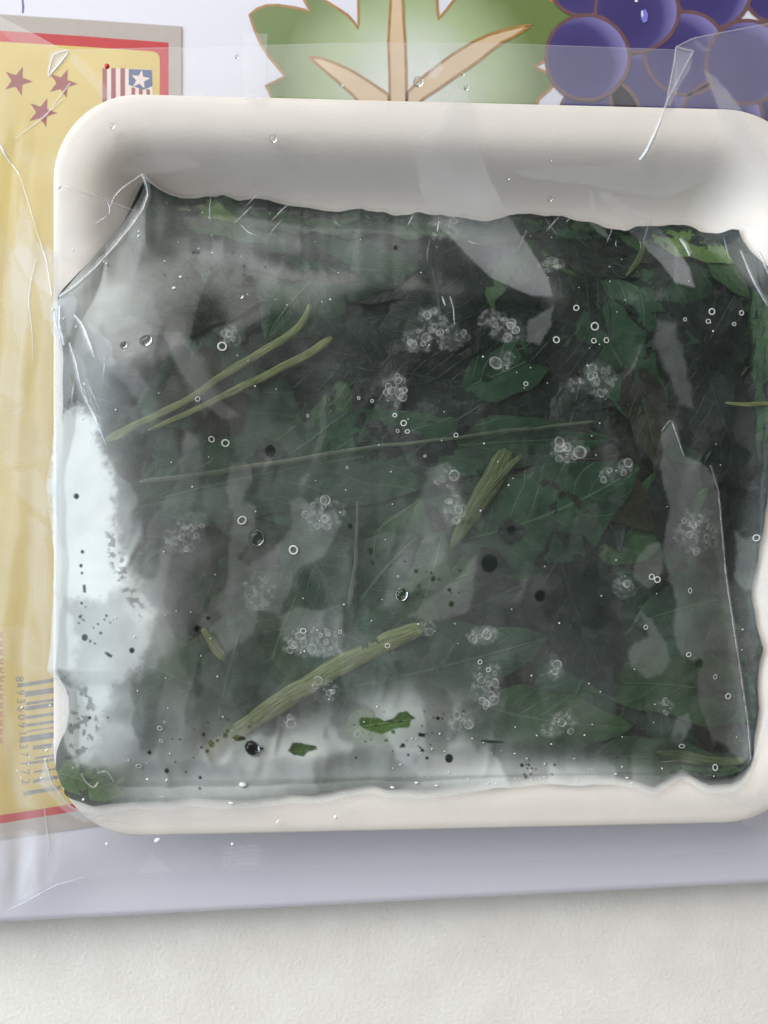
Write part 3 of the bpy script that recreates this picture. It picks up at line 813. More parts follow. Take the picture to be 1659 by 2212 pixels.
def leaf(u, v, L, Wd, ang, depth, mat, tilt=0.0, rib=False, name='leaf', clampin=True):
    n, k = 15, 6
    a = math.radians(ang)
    ca, sa = math.cos(a), math.sin(a)
    us, vs_ = [], []
    bend = random.uniform(-0.25, 0.25)
    wav = random.uniform(0, 6)
    for i in range(n):
        q = i / (n - 1)
        w = Wd / 2 * (math.sin(math.pi * min(1, q ** 0.72)) ** 0.75 + 0.03) * (1 + 0.10 * math.sin(q * 17 + wav))
        for j in range(-k, k + 1):
            X = (q - 0.5) * L; Y = j / k * w + bend * L * (q - 0.5) ** 2
            us.append(u + X * ca - Y * sa); vs_.append(v + X * sa + Y * ca)
    us = np.array(us); vs_ = np.array(vs_)
    if clampin:
        for _ in range(2):
            vs_ = np.clip(vs_, ip(T_pts, us) + 9, ip(B_pts, us) - 24 + 8 * np.sin(us / 37))
            us = np.clip(us, ip(L_pts, vs_) + 16, ip(R_pts, vs_) - 12)
    q = np.repeat(np.linspace(0, 1, n), 2 * k + 1); jj = np.tile(np.arange(-k, k + 1) / k, n)
    z = pouch_h(us, vs_)
    wv = fbm(us / 40 + u, vs_ / 40, 33, 3)
    vein_ = 0.00035 * np.abs(np.sin(q * 22 + np.abs(jj) * 4))
    z = z - depth - 0.0011 * wv - vein_ - 0.0009 * np.exp(-(jj / 0.12) ** 2) * 0.5 - tilt * np.abs(jj) ** 2
    zf, _ = tray_h(us, vs_)
    z = np.maximum(z, np.where(np.isnan(zf), -1, zf + 0.0020))
    z = np.minimum(z, pouch_h(us, vs_) - 0.00025)
    x, y = unproj(us, vs_, z)
    o = mesh_obj(name, np.stack([x, y, z], -1), grid_faces(2 * k + 1, n), mat, greens, attrs={'lq': q, 'lj': jj})
    if rib:
        idx = [i * (2 * k + 1) + k for i in range(n)]
        path = [(us[i], vs_[i]) for i in idx]
        stem(path, [7 * (1 - 0.7 * i / n) for i in range(n)], depth * 0.8, M_rib, 'midrib', o)
    return o

def stem(path, wid, depth, mat, name='stem', parent=None, res=12):
    p = resample(path, 12, smooth=3)
    n = len(p)
    w = np.interp(np.linspace(0, 1, n), np.linspace(0, 1, len(wid)), wid)
    w = w * np.clip(np.minimum(np.linspace(0, 1, n), np.linspace(1, 0, n)) * n / 2.5 + 0.45, 0, 1)
    w = w * (0.85 + 0.25 * fbm(p[:, 0] / 34, p[:, 1] / 34, 25, 3))
    p = p + np.stack([fbm(p[:, 0] / 90, p[:, 1] / 90, 27, 2) - 0.5, fbm(p[:, 0] / 90, p[:, 1] / 90, 28, 2) - 0.5], -1) * 10
    z0 = pouch_h(p[:, 0], p[:, 1])
    zs = z0.copy()
    for _ in range(6):
        zs[1:-1] = (zs[:-2] + 2 * zs[1:-1] + zs[2:]) / 4
    zs = np.minimum(zs, z0)
    vs, fs, sl, sc_ = [], [], [], []
    for i in range(n):
        t = p[min(i + 1, n - 1)] - p[max(i - 1, 0)]; t = t / (np.linalg.norm(t) + 1e-9)
        nn = np.array([-t[1], t[0]])
        rad = w[i] / 2
        for j in range(res):
            a = 2 * math.pi * j / res
            q = p[i] + nn * rad * math.cos(a)
            sl.append(i * 0.28 + path[0][0]); sc_.append(math.cos(a) * (1.2 + w[i] / 9.0))
            zc_ = zs[i] - depth - rad * PX * 0.22 * (1 - math.sin(a))
            vs.append(P(q[0], q[1], min(zc_, float(pouch_h(q[0], q[1])) - 0.0002)))
    for i in range(n - 1):
        for j in range(res):
            k = (j + 1) % res
            fs.append((i * res + j, (i + 1) * res + j, (i + 1) * res + k, i * res + k))
    fs.append(tuple(range(res))); fs.append(tuple(range((n - 1) * res + res - 1, (n - 1) * res - 1, -1)))
    return mesh_obj(name, vs, fs, mat, parent or greens, attrs={'sl': sl, 'sc': sc_})

# packed bottom layer of chopped leaf, too dense to pick apart
nx2, ny2 = 220, 200
s2, t2 = np.meshgrid(np.linspace(0.012, 0.988, nx2), np.linspace(0.002, 0.99, ny2))
U2 = 92 + s2 * (1760 - 92); V2 = ip(T_pts, U2) + 6 + t2 * (ip(B_pts, U2) - ip(T_pts, U2) - 12)
U2 = np.clip(U2, ip(L_pts, V2) + 22, ip(R_pts, V2) - 8)
h2 = pouch_h(U2, V2)
zf2, _ = tray_h(U2, V2)
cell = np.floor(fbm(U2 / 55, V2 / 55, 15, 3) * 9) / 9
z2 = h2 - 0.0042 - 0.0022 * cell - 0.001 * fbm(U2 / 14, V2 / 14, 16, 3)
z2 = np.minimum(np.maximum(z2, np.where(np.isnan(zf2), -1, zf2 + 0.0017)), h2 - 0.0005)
x2, y2 = unproj(U2, V2, z2)
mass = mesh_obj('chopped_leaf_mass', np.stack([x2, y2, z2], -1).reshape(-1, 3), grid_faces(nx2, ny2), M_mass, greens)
mass['kind'] = 'stuff'

for _ in range(160):                       # filler leaves
    for _try in range(40):
        u = random.uniform(130, 1700); v = random.uniform(450, 1730)
        if inside(u, v, 40): break
    r = random.random()
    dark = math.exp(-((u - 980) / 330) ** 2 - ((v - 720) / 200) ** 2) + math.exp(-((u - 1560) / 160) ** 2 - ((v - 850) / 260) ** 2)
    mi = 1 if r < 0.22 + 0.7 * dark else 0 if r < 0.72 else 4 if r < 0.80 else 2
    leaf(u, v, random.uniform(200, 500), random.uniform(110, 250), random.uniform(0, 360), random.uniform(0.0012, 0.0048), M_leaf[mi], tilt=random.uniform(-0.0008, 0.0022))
for k in range(16):                        # leaves pushed up against the rear wall of the tray
    u = 360 + k * 82 + random.uniform(-25, 25)
    leaf(u, float(ip(T_pts, u)) + random.uniform(18, 42), random.uniform(130, 240), random.uniform(40, 80), random.uniform(-14, 14), random.uniform(0.0006, 0.0014), M_leaf[random.choice((1, 0, 2, 4))])
# leaves one can pick out in the photo
for (u, v, L, Wd, a, d, mi, rib) in (
        (1190, 1110, 430, 230, -22, 0.0012, 0, False), (960, 1440, 460, 190, -14, 0.0010, 0, False), (800, 985, 1050, 190, -8, 0.0014, 0, False), (490, 470, 270, 90, 18, 0.0009, 2, False),
        (560, 500, 200, 80, 30, 0.0011, 0, False), (1500, 525, 190, 70, 20, 0.0006, 3, False), (1570, 590, 150, 50, 50, 0.0007, 2, False), (1420, 520, 170, 60, 10, 0.0008, 2, False),
        (190, 1690, 150, 90, 20, 0.0006, 3, False), (255, 1685, 120, 70, -20, 0.0004, 3, False), (840, 1562, 190, 90, -8, 0.0007, 3, False), (655, 1618, 120, 60, 0, 0.0006, 3, False), (515, 1596, 90, 50, 10, 0.0006, 3, False),
        (1120, 790, 260, 110, -25, 0.0012, 0, False), (1350, 800, 330, 150, 60, 0.0012, 0, False), (950, 820, 260, 130, 10, 0.0014, 1, False), (1270, 530, 260, 130, 35, 0.0012, 1, False),
        (340, 560, 190, 120, -30, 0.0006, 1, False), (430, 440, 190, 50, 20, 0.0005, 3, False), (430, 660, 260, 110, -10, 0.0007, 1, False), (640, 560, 300, 90, 14, 0.0012, 1, False), (250, 1600, 230, 110, -60, 0.0012, 0, False), (1250, 1330, 380, 190, 70, 0.0012, 1, False),
        (1590, 1200, 330, 110, 85, 0.0010, 1, False), (1560, 900, 300, 140, 70, 0.0010, 1, False), (700, 1250, 260, 140, 60, 0.0010, 0, False), (1400, 900, 240, 90, 75, 0.0009, 4, False),
        (1060, 1222, 90, 70, 10, 0.0004, 1, False), (1167, 1290, 70, 60, 40, 0.0004, 1, False), (584, 976, 70, 56, 0, 0.0004, 1, False), (1105, 1147, 60, 50, 0, 0.0004, 1, False),
        (520, 800, 150, 60, 60, 0.0002, 0, False), (820, 1420, 120, 40, 50, 0.0003, 0, False), (380, 905, 90, 40, 20, 0.0003, 0, False),
        (1200, 1560, 330, 130, 8, 0.0010, 2, False), (700, 440, 420, 40, 4, 0.0010, 1, False), (1440, 1640, 330, 90, 5, 0.0009, 2, False), (183, 1270, 40, 30, 90, 0.0004, 3, False)):
    leaf(u, v, L, Wd, a, d, M_leaf[mi], rib=rib)
for (path, w, d, m) in (
        ([(228, 952), (300, 915), (400, 868), (480, 815), (560, 762), (625, 722), (660, 690), (668, 655)], [20, 18, 15, 18, 18, 14], 0.0004, M_stem),
        ([(320, 930), (400, 895), (480, 858), (600, 800), (665, 765), (718, 728)], [10, 14, 18, 20, 17], 0.0006, M_stem),
        ([(300, 1040), (400, 1030), (540, 1006), (690, 985), (830, 962), (1000, 945), (1150, 925), (1290, 907)], [12, 11, 9, 7, 8, 6], 0.0004, M_rib),
        ([(978, 1188), (1010, 1130), (1040, 1080), (1075, 1020), (1100, 975)], [20, 34, 46, 48, 40], 0.0003, M_stem_d),
        ([(1010, 1130), (1060, 1050), (1130, 985)], [16, 18, 12], 0.0002, M_stem_d),
        ([(430, 1640), (540, 1562), (650, 1492), (720, 1445), (790, 1408), (850, 1382), (912, 1358)], [26, 36, 46, 44, 44, 40], 0.0008, M_stem),
        ([(436, 1360), (455, 1385), (487, 1424)], [20, 21, 22], 0.0001, M_stem),
        ([(1565, 872), (1600, 878), (1670, 872)], [8, 9, 9], 0.0002, M_stem),
        ([(770, 1085), (773, 1140), (770, 1200), (762, 1260), (750, 1312)], [6, 8, 10, 12], 0.0002, M_rib),
        ([(1395, 520), (1380, 560), (1350, 595)], [12, 14, 10], 0.0003, M_stem_d),
        ([(1420, 1625), (1500, 1640), (1560, 1648), (1615, 1644)], [12, 26, 22, 16], 0.0002, M_stem_d),
        ([(250, 1690), (262, 1672), (275, 1680)], [14, 16, 12], 0.0001, M_stem),
        ):
    stem(path, w, d, m)

# ------------------------------------------------------------------ bubbles and droplets under / on the pouch film
def ring_mesh(name, r_in, fogv, dome=0.0):
    n, k = 20, 7
    vs, fs, fg = [], [], []
    R, r = 1 - r_in, r_in
    for i in range(n):
        a = 2 * math.pi * i / n
        for j in range(k):
            b = 2 * math.pi * j / k
            rr = R + r * math.cos(b)
            vs.append((rr * math.cos(a), rr * math.sin(a), 0.6 * r * math.sin(b))); fg.append(fogv * (0.25 + 0.75 * max(0.0, math.cos(a - 2.3)) + 0.35 * max(0.0, math.cos(a + 0.6))) if dome > 0 else fogv)  # crescent highlight painted into the ring's coverage
    for i in range(n):
        for j in range(k):
            fs.append((i * k + j, ((i + 1) % n) * k + j, ((i + 1) % n) * k + (j + 1) % k, i * k + (j + 1) % k))
    if dome > 0:
        c = len(vs); vs.append((0, 0, 0.12)); fg.append(dome)
        ring0 = []
        for i in range(n):
            a = 2 * math.pi * i / n
            ring0.append(len(vs)); vs.append((R * math.cos(a), R * math.sin(a), 0.0)); fg.append(dome)
        for i in range(n):
            fs.append((c, ring0[i], ring0[(i + 1) % n]))
    me = bpy.data.meshes.new(name)
    me.from_pydata(vs, [], fs)
    me.polygons.foreach_set('use_smooth', [True] * len(me.polygons))
    at = me.attributes.new('fog', 'FLOAT', 'POINT'); at.data.foreach_set('value', np.array(fg, np.float32))
    me.materials.append(M_bubble)
    return me
R_bright = ring_mesh('bubble_ring_bright', 0.17, 0.75)
R_soft = ring_mesh('bubble_ring_soft', 0.15, 0.20, 0.05)
R_faint = ring_mesh('bubble_ring_faint', 0.20, 0.10, 0.05)
def place(me, name, u, v, r, lift=0.00035, sq=1.0, rot=0.0, parent=None):
    z = float(pouch_h(u, v)) + lift
    o = bpy.data.objects.new(name, me)
    o.location = P(u, v, z)
    e = 4.0
    hx = float(pouch_h(u + e, v) - pouch_h(u - e, v)) / (2 * e * PX); hy = -float(pouch_h(u, v + e) - pouch_h(u, v - e)) / (2 * e * PX)
    nrm = Vector((-hx, -hy, 1)).normalized()
    o.rotation_mode = 'QUATERNION'
    o.rotation_quaternion = nrm.to_track_quat('Z', 'Y') @ Matrix.Rotation(rot, 3, 'Z').to_quaternion()
    rr = r * PX
    o.scale = (rr, rr * sq, rr * 0.6)
    return link(o, parent or pouch)
for (u, v, r) in ((480, 748, 10), (523, 1124, 11), (634, 1188, 10), (457, 949, 7), (487, 957, 8), (872, 914, 7), (853, 897, 5), (880, 932, 5), (859, 931, 4), (1408, 1246, 6), (427, 862, 6), (1202, 734, 7), (1136, 829, 5), (1538, 673, 8), (1530, 694, 6),
                  (1573, 1504, 8), (1545, 1462, 7), (1491, 1276, 6), (1488, 1414, 6), (1473, 1612, 7), (837, 1395, 6), (1037, 1430, 6), (1055, 1447, 5), (804, 866, 4), (1634, 1162, 9), (1602, 676, 6), (1586, 700, 5), (985, 940, 5), (750, 1010, 3), (918, 985, 3), (1480, 690, 4),
                  (345, 1573, 6), (348, 1600, 5), (355, 1560, 3), (665, 898, 4), (775, 860, 4), (860, 1245, 3), (1310, 735, 6), (1245, 665, 6), (1285, 705, 9), (1283, 736, 6), (655, 1363, 8), (735, 1365, 5), (1395, 1355, 6), (1420, 1252, 8), (1545, 1658, 7), (1640, 1708, 4), (300, 1655, 6)):
    place(R_bright, 'bubble', u, v, r * random.uniform(0.9, 1.1), sq=random.uniform(0.85, 1.1), rot=random.uniform(0, 3))
clusters = CLUSTERS
nb = 0
for (cu, cv, su, sv, n, rm) in clusters:
    for k in range(int(n * 0.85 + 0.5)):
        a = random.uniform(0, 6.28); q = math.sqrt(random.random())
        u = cu + su * q * math.cos(a); v = cv + sv * q * math.sin(a)
        r = rm * random.choice((0.25, 0.35, 0.5, 0.6, 0.8, 1.0, 1.35))
        place(random.choice((R_soft, R_soft, R_faint)) if rm > 5 else R_soft, 'froth_bubble', u, v, r, lift=0.0003 + 0.0002 * random.random(), sq=random.uniform(0.65, 1.2), rot=random.uniform(-0.9, 0.9))
        nb += 1

def blob_mesh(name, mat):
    n, k = 10, 5
    vs, fs = [(0, 0, 1)], []
    for i in range(1, k):
        th = math.pi * i / k
        for j in range(n):
            a = 2 * math.pi * j / n
            vs.append((math.sin(th) * math.cos(a), math.sin(th) * math.sin(a), math.cos(th)))
    vs.append((0, 0, -1)); b = len(vs) - 1
    for j in range(n):
        fs.append((0, 1 + j, 1 + (j + 1) % n)); fs.append((b, 1 + (k - 2) * n + (j + 1) % n, 1 + (k - 2) * n + j))
        for i in range(k - 2):
            fs.append((1 + i * n + j, 1 + (i + 1) * n + j, 1 + (i + 1) * n + (j + 1) % n, 1 + i * n + (j + 1) % n))
    me = bpy.data.meshes.new(name); me.from_pydata(vs, [], fs)
    me.polygons.foreach_set('use_smooth', [True] * len(me.polygons)); me.materials.append(mat)
    return me
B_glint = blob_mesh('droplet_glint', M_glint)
B_drop = blob_mesh('droplet_clear', M_drop)
def inside_r(u, v): return inside(u, v, 25)
for _ in range(150):
    for _t in range(50):
        u = random.uniform(140, 1640); v = random.uniform(440, 1715)
        if inside_r(u, v) and (random.random() < 0.35 + 0.65 * (vnoise(u / 120, v / 120, 8) > 0.55)): break
    place(B_glint, 'droplet', u, v, random.choice((1.1, 1.3, 1.5, 1.9)), lift=0.0002)
for k in range(40):
    u = random.uniform(850, 1280); v = 1690 - random.random() ** 1.5 * 110 + 6 * math.sin(u / 50)
    if inside(u, v, 8):
        place(B_glint, 'droplet', u, v, random.uniform(1.2, 2.6), lift=0.0002, sq=0.55, rot=random.uniform(-0.3, 0.1))
for (u, v, r, sq) in ((848, 1701, 7, 0.5), (900, 1691, 6, 0.5), (525, 1695, 11, 0.6), (500, 1735, 9, 0.4), (943, 1697, 5, 0.5), (1330, 1672, 5, 0.4), (1355, 1680, 5, 0.4), (1365, 1692, 5, 0.4), (390, 598, 4, 0.9), (376, 622, 5, 0.8), (300, 500, 4, 0.8), (230, 570, 4, 0.7)):
    place(B_glint, 'droplet', u, v, r * 0.8, lift=0.0003, sq=sq, rot=-0.2)
for (u, v, r) in ((545, 1616, 19), (868, 1284, 16), (555, 1162, 19), (315, 735, 15), (267, 745, 9), (520, 640, 6)):
    place(B_drop, 'water_drop', u, v, r, lift=0.0002, sq=0.85)

# ------------------------------------------------------------------ outer bag film
bag = empty('plastic_bag')
tag(bag, 'loose clear plastic bag wrapped around the tray and card', 'plastic bag')
OT = [(-170, -30), (0, 35), (60, 66), (130, 104), (149, 107), (363, 102), (581, 97), (745, 92), (914, 92), (1101, 94), (1327, 102), (1459, 107), (1461, 100), (1497, 82), (1659, 51), (1820, 20)]
OB = [(-170, 1990), (0, 1972), (22, 1967), (70, 1942), (122, 1912), (240, 1888), (600, 1880), (1200, 1858), (1820, 1830)]
nx3, ny3 = 560, 600
s3, t3 = np.meshgrid(np.linspace(0, 1, nx3), np.linspace(0, 1, ny3))
U3 = -170 + s3 * 1990; V3 = ip(OT, U3) + t3 * (ip(OB, U3) - ip(OT, U3))
zf3, d3 = tray_h(U3, V3)
base = np.where(np.isnan(zf3), np.maximum(Z_CARD + 0.0012, RIM - 0.0012 + np.minimum(d3, 0) * 0.000035), zf3 + 0.0008)
inp = (V3 > ip(T_pts, U3)) & (V3 < ip(B_pts, U3)) & (U3 > ip(L_pts, V3)) & (U3 < ip(R_pts, V3) + 30)
ph = pouch_h(U3, V3)
base = np.where(inp, np.maximum(base, ph + 0.0006), base)
base = np.where((d3 > 0) & (d3 < 260) & ~inp, np.maximum(base, RIM - 0.0075 + 0.004 * sstep(0, 100, V3 - 300)), base)
def boxblur(a, r):
    for ax in (0, 1):
        p = np.pad(a, [(r + 1, r) if i == ax else (0, 0) for i in (0, 1)], mode='edge')
        c = np.cumsum(p, ax)
        if ax == 0: a = (c[2 * r + 1:] - c[:-2 * r - 1]) / (2 * r + 1)
        else: a = (c[:, 2 * r + 1:] - c[:, :-2 * r - 1]) / (2 * r + 1)
    return a
h3 = base
for _ in range(10):
    h3 = np.maximum(base, boxblur(h3, 5))
wr = np.abs(fbm(U3 / 120 + V3 / 250, V3 / 330 - U3 / 500, 35, 3) - 0.5)
h3 = boxblur(boxblur(boxblur(h3, 7), 7), 5) + 0.0004
h3 = np.maximum(h3, Z_CARD + 0.0008)
rimz = np.where(np.isnan(zf3), 0, zf3 + 0.0005)
h3 = np.maximum(h3, rimz)
h3 = h3 + 0.0022 * fbm(U3 / 330, V3 / 420, 37, 2)
# loose vertical folds over the card on the left
lf = sstep(150, 20, U3) * sstep(180, 330, V3)
h3 = h3 + lf * (0.0012 * np.sin(U3 / 17 + 3 * fbm(U3 / 120, V3 / 210, 38, 3) + V3 / 260))
fog3 = np.full(U3.shape, 0.10)  # milky film haze plus a painted veil of reflected light
fog3 = np.where(inp, 0.004, fog3)
fog3 = fog3 + 0.07 * sstep(260, 200, V3) * sstep(380, 440, U3)
fog3 = fog3 + 0.13 * sstep(350, 700, V3) * sstep(140, 100, U3)
fog3 = boxblur(fog3, 2)
fog3 = np.where((d3 > 0) & ~inp, 0.05, fog3)
BAG_HARD = [  # pale film patches, with glare streaks and caustics painted as haze
    ([(985, 188), (1008, 196), (1020, 230), (1030, 310), (1060, 390), (1100, 470), (1150, 545), (1185, 600), (1195, 640), (1150, 640), (1060, 600), (990, 530), (938, 480), (905, 400), (897, 340), (925, 280), (960, 220)], 3, 0.22, 2),
    ([(934, 104), (942, 106), (952, 130), (957, 150), (940, 170), (926, 168), (928, 130)], 2, 0.28, 1),
    ([(1110, 370), (1180, 362), (1300, 360), (1380, 340), (1460, 325), (1530, 310), (1550, 300), (1560, 330), (1520, 390), (1440, 425), (1360, 418), (1250, 395), (1150, 385)], 3, 0.13, 3),
    ([(1290, 415), (1310, 412), (1345, 440), (1400, 475), (1450, 520), (1490, 580), (1500, 620), (1460, 610), (1420, 560), (1390, 530), (1350, 490), (1320, 450)], 3, 0.22, 2),
    ([(1276, 412), (1280, 412), (1285, 440), (1300, 480), (1320, 520), (1290, 500), (1272, 480)], 2, 0.18, 2),
    ([(1520, 150), (1545, 165), (1590, 220), (1640, 290), (1680, 380), (1680, 470), (1620, 380), (1570, 290), (1545, 215), (1530, 180)], 4, 0.24, 3),
    ([(1461, 100), (1500, 108), (1490, 150), (1465, 190), (1447, 230), (1437, 225), (1450, 160)], 2, 0.36, 1),
    ([(1500, 82), (1520, 100), (1535, 108), (1520, 112), (1500, 95)], 2, 0.22, 1),
    ([(300, 335), (360, 330), (420, 345), (435, 355), (420, 362), (350, 372), (300, 380), (250, 370)], 8, 0.12, 3),
    ([(0, 40), (0, 66), (30, 92), (100, 100), (128, 104), (60, 66)], 2, 0.16, 1),
    ([(108, 114), (148, 106), (140, 128), (118, 152), (104, 168)], 2, 0.6, 1),
    ([(150, 112), (180, 130), (240, 200), (225, 215), (185, 170), (145, 130)], 4, 0.18, 2),
    ([(0, 150), (20, 200), (35, 300), (60, 330), (120, 340), (165, 320), (160, 400), (80, 380), (30, 340), (0, 330)], 10, 0.10, 5),
    ([(0, 470), (30, 560), (60, 620), (70, 700), (40, 740), (45, 820), (60, 880), (30, 900), (0, 880)], 6, 0.14, 8),
    ([(45, 420), (80, 520), (110, 560), (112, 640), (60, 600), (30, 545)], 4, 0.26, 4),
    ([(22, 545), (45, 520), (75, 555), (60, 700), (45, 780), (28, 700)], 5, 0.22, 4),
    ([(80, 520), (118, 545), (116, 700), (96, 690), (72, 600)], 4, 0.22, 3),
    ([(0, 760), (50, 770), (60, 830), (40, 870), (0, 850)], 8, 0.14, 8), ([(0, 890), (80, 880), (100, 980), (60, 1010), (0, 1000)], 9, 0.12, 8),
    ([(30, 1020), (80, 1010), (108, 1060), (100, 1120), (50, 1080), (28, 1050)], 6, 0.16, 5), ([(60, 1110), (100, 1140), (108, 1280), (95, 1420), (70, 1300), (60, 1200)], 7, 0.18, 6),
    ([(0, 1360), (60, 1350), (90, 1400), (95, 1460), (60, 1450), (0, 1420)], 9, 0.12, 6), ([(5, 1480), (28, 1560), (45, 1680), (75, 1740), (40, 1745), (12, 1660), (0, 1600)], 7, 0.16, 4),
    ([(98, 1650), (125, 1700), (160, 1745), (210, 1770), (180, 1778), (130, 1745), (85, 1690)], 3, 0.42, 2),
    ([(20, 1800), (60, 1790), (85, 1800), (70, 1860), (40, 1940), (10, 1960), (18, 1880)], 8, 0.35, 4), ([(70, 1790), (120, 1770), (105, 1850), (75, 1900), (60, 1870)], 8, 0.18, 4),
    ([(0, 1800), (140, 1800), (130, 1870), (110, 1908), (60, 1940), (0, 1965)], 6, 0.22, 4),
    ([(120, 1770), (230, 1790), (270, 1800), (240, 1830), (160, 1840), (120, 1820)], 12, 0.12, 6),
    ([(328, 1838), (368, 1882), (298, 1888)], 2, 0.30, 1),
    ([(200, 1745), (300, 1735), (420, 1738), (520, 1745), (640, 1738), (560, 1765), (420, 1775), (300, 1778), (220, 1775)], 9, 0.22, 5),
    ([(680, 1740), (800, 1725), (1000, 1720), (1300, 1705), (1640, 1715), (1600, 1745), (1200, 1755), (900, 1750), (720, 1755)], 10, 0.14, 6),
    ([(1560, 1720), (1659, 1715), (1659, 1790), (1600, 1780), (1625, 1750)], 4, 0.20, 3),
    ([(1430, 925), (1436, 935), (1412, 1010), (1418, 1000)], 3, 0.1, 1),
    ([(128, 640), (165, 645), (158, 690), (140, 745), (122, 730), (112, 690)], 4, 0.36, 7), ([(150, 740), (178, 780), (200, 860), (215, 920), (185, 880), (155, 800)], 4, 0.26, 6), ([(185, 690), (235, 735), (250, 785), (225, 792), (192, 745)], 3, 0.22, 5), ([(118, 750), (150, 770), (160, 850), (140, 880), (122, 820)], 5, 0.22, 7),
    ([(240, 770), (300, 800), (325, 840), (300, 870), (270, 830), (235, 800)], 6, 0.10, 5),
    ([(200, 640), (260, 610), (330, 640), (350, 700), (300, 690), (250, 720), (215, 700)], 5, 0.10, 5), ([(350, 720), (385, 715), (430, 775), (470, 860), (520, 900), (480, 905), (430, 860), (390, 800)], 4, 0.09, 3),
    ([(115, 395), (180, 418), (240, 440), (300, 462), (250, 530), (180, 560), (118, 555)], 4, 0.13, 2)]
for poly, fe, k, wob in BAG_HARD:
    fog3 = 1 - (1 - fog3) * (1 - k * poly_mask(poly, U3, V3, fe, wob) * (0.35 + 1.25 * fbm(U3 / 150, V3 / 150, 88, 3)))
for k in range(5):                        # faint pale stripes on the bag
    v0 = 1828 + k * 9
    fog3 = 1 - (1 - fog3) * (1 - 0.22 * poly_mask([(480, v0 + 4), (562, v0 - 3), (564, v0 + 1), (482, v0 + 8)], U3, V3, 1.5, 1))
fog3 = 1 - (1 - fog3) * (1 - 0.10 * poly_mask([(480, 1826), (563, 1818), (565, 1868), (484, 1876)], U3, V3, 2, 1))
fog3 += 0.02 * (fbm(U3 / 60, V3 / 60, 77, 4) - 0.5)
edge = (V3 - ip(OT, U3))
fog3 = np.maximum(fog3, 0.34 * sstep(4.5, 1.0, edge))
x3, y3 = unproj(U3, V3, h3)
mesh_obj('film', np.stack([x3, y3, h3], -1).reshape(-1, 3), grid_faces(nx3, ny3), M_film_b, bag, attrs={'fog': np.clip(fog3, 0, 0.95).ravel()})
def bag_h(u, v):
    i = min(nx3 - 1, max(0, int(round((u + 170) / 1990 * (nx3 - 1)))))
    tt = (v - float(ip(OT, u))) / (float(ip(OB, u)) - float(ip(OT, u)))
    j = min(ny3 - 1, max(0, int(round(tt * (ny3 - 1)))))
    return float(h3[j, i])

def crease(path, wid, fogv, name='crease', lift=0.0003, hgt=0.45):
    """raised sharp fold of the bag film: a small ridge, its highlight painted white"""
    p = resample(path, 6, smooth=2); n = len(p)
    w = np.interp(np.linspace(0, 1, n), np.linspace(0, 1, len(wid)), wid)
    w = w * (0.75 + 0.6 * fbm(p[:, 0] / 9, p[:, 1] / 9, 29, 2))
    zs = np.array([bag_h(*q) for q in p])
    for _ in range(8):
        zs[1:-1] = (zs[:-2] + 2 * zs[1:-1] + zs[2:]) / 4
    zs = np.maximum(zs, np.array([bag_h(*q) for q in p])) + lift
    vs, fs, fg = [], [], []
    fv = np.interp(np.linspace(0, 1, n), np.linspace(0, 1, len(fogv)), fogv)
    for i in range(n):
        t = p[min(i + 1, n - 1)] - p[max(i - 1, 0)]; t = t / (np.linalg.norm(t) + 1e-9)
        nn = np.array([-t[1], t[0]])
        for (o_, hh, ff) in ((-0.5, 0, 0.5), (-0.2, 0.8, 0.9), (0, 1, 1.0), (0.2, 0.8, 0.9), (0.5, 0, 0.5)):
            q = p[i] + nn * w[i] * o_
            vs.append(P(q[0], q[1], zs[i] + hh * hgt * w[i] * PX)); fg.append(fv[i] * ff)
    for i in range(n - 1):
        for j in range(4):
            fs.append((i * 5 + j, i * 5 + j + 1, (i + 1) * 5 + j + 1, (i + 1) * 5 + j))
    return mesh_obj(name, vs, fs, M_crease, bag, attrs={'fog': fg})
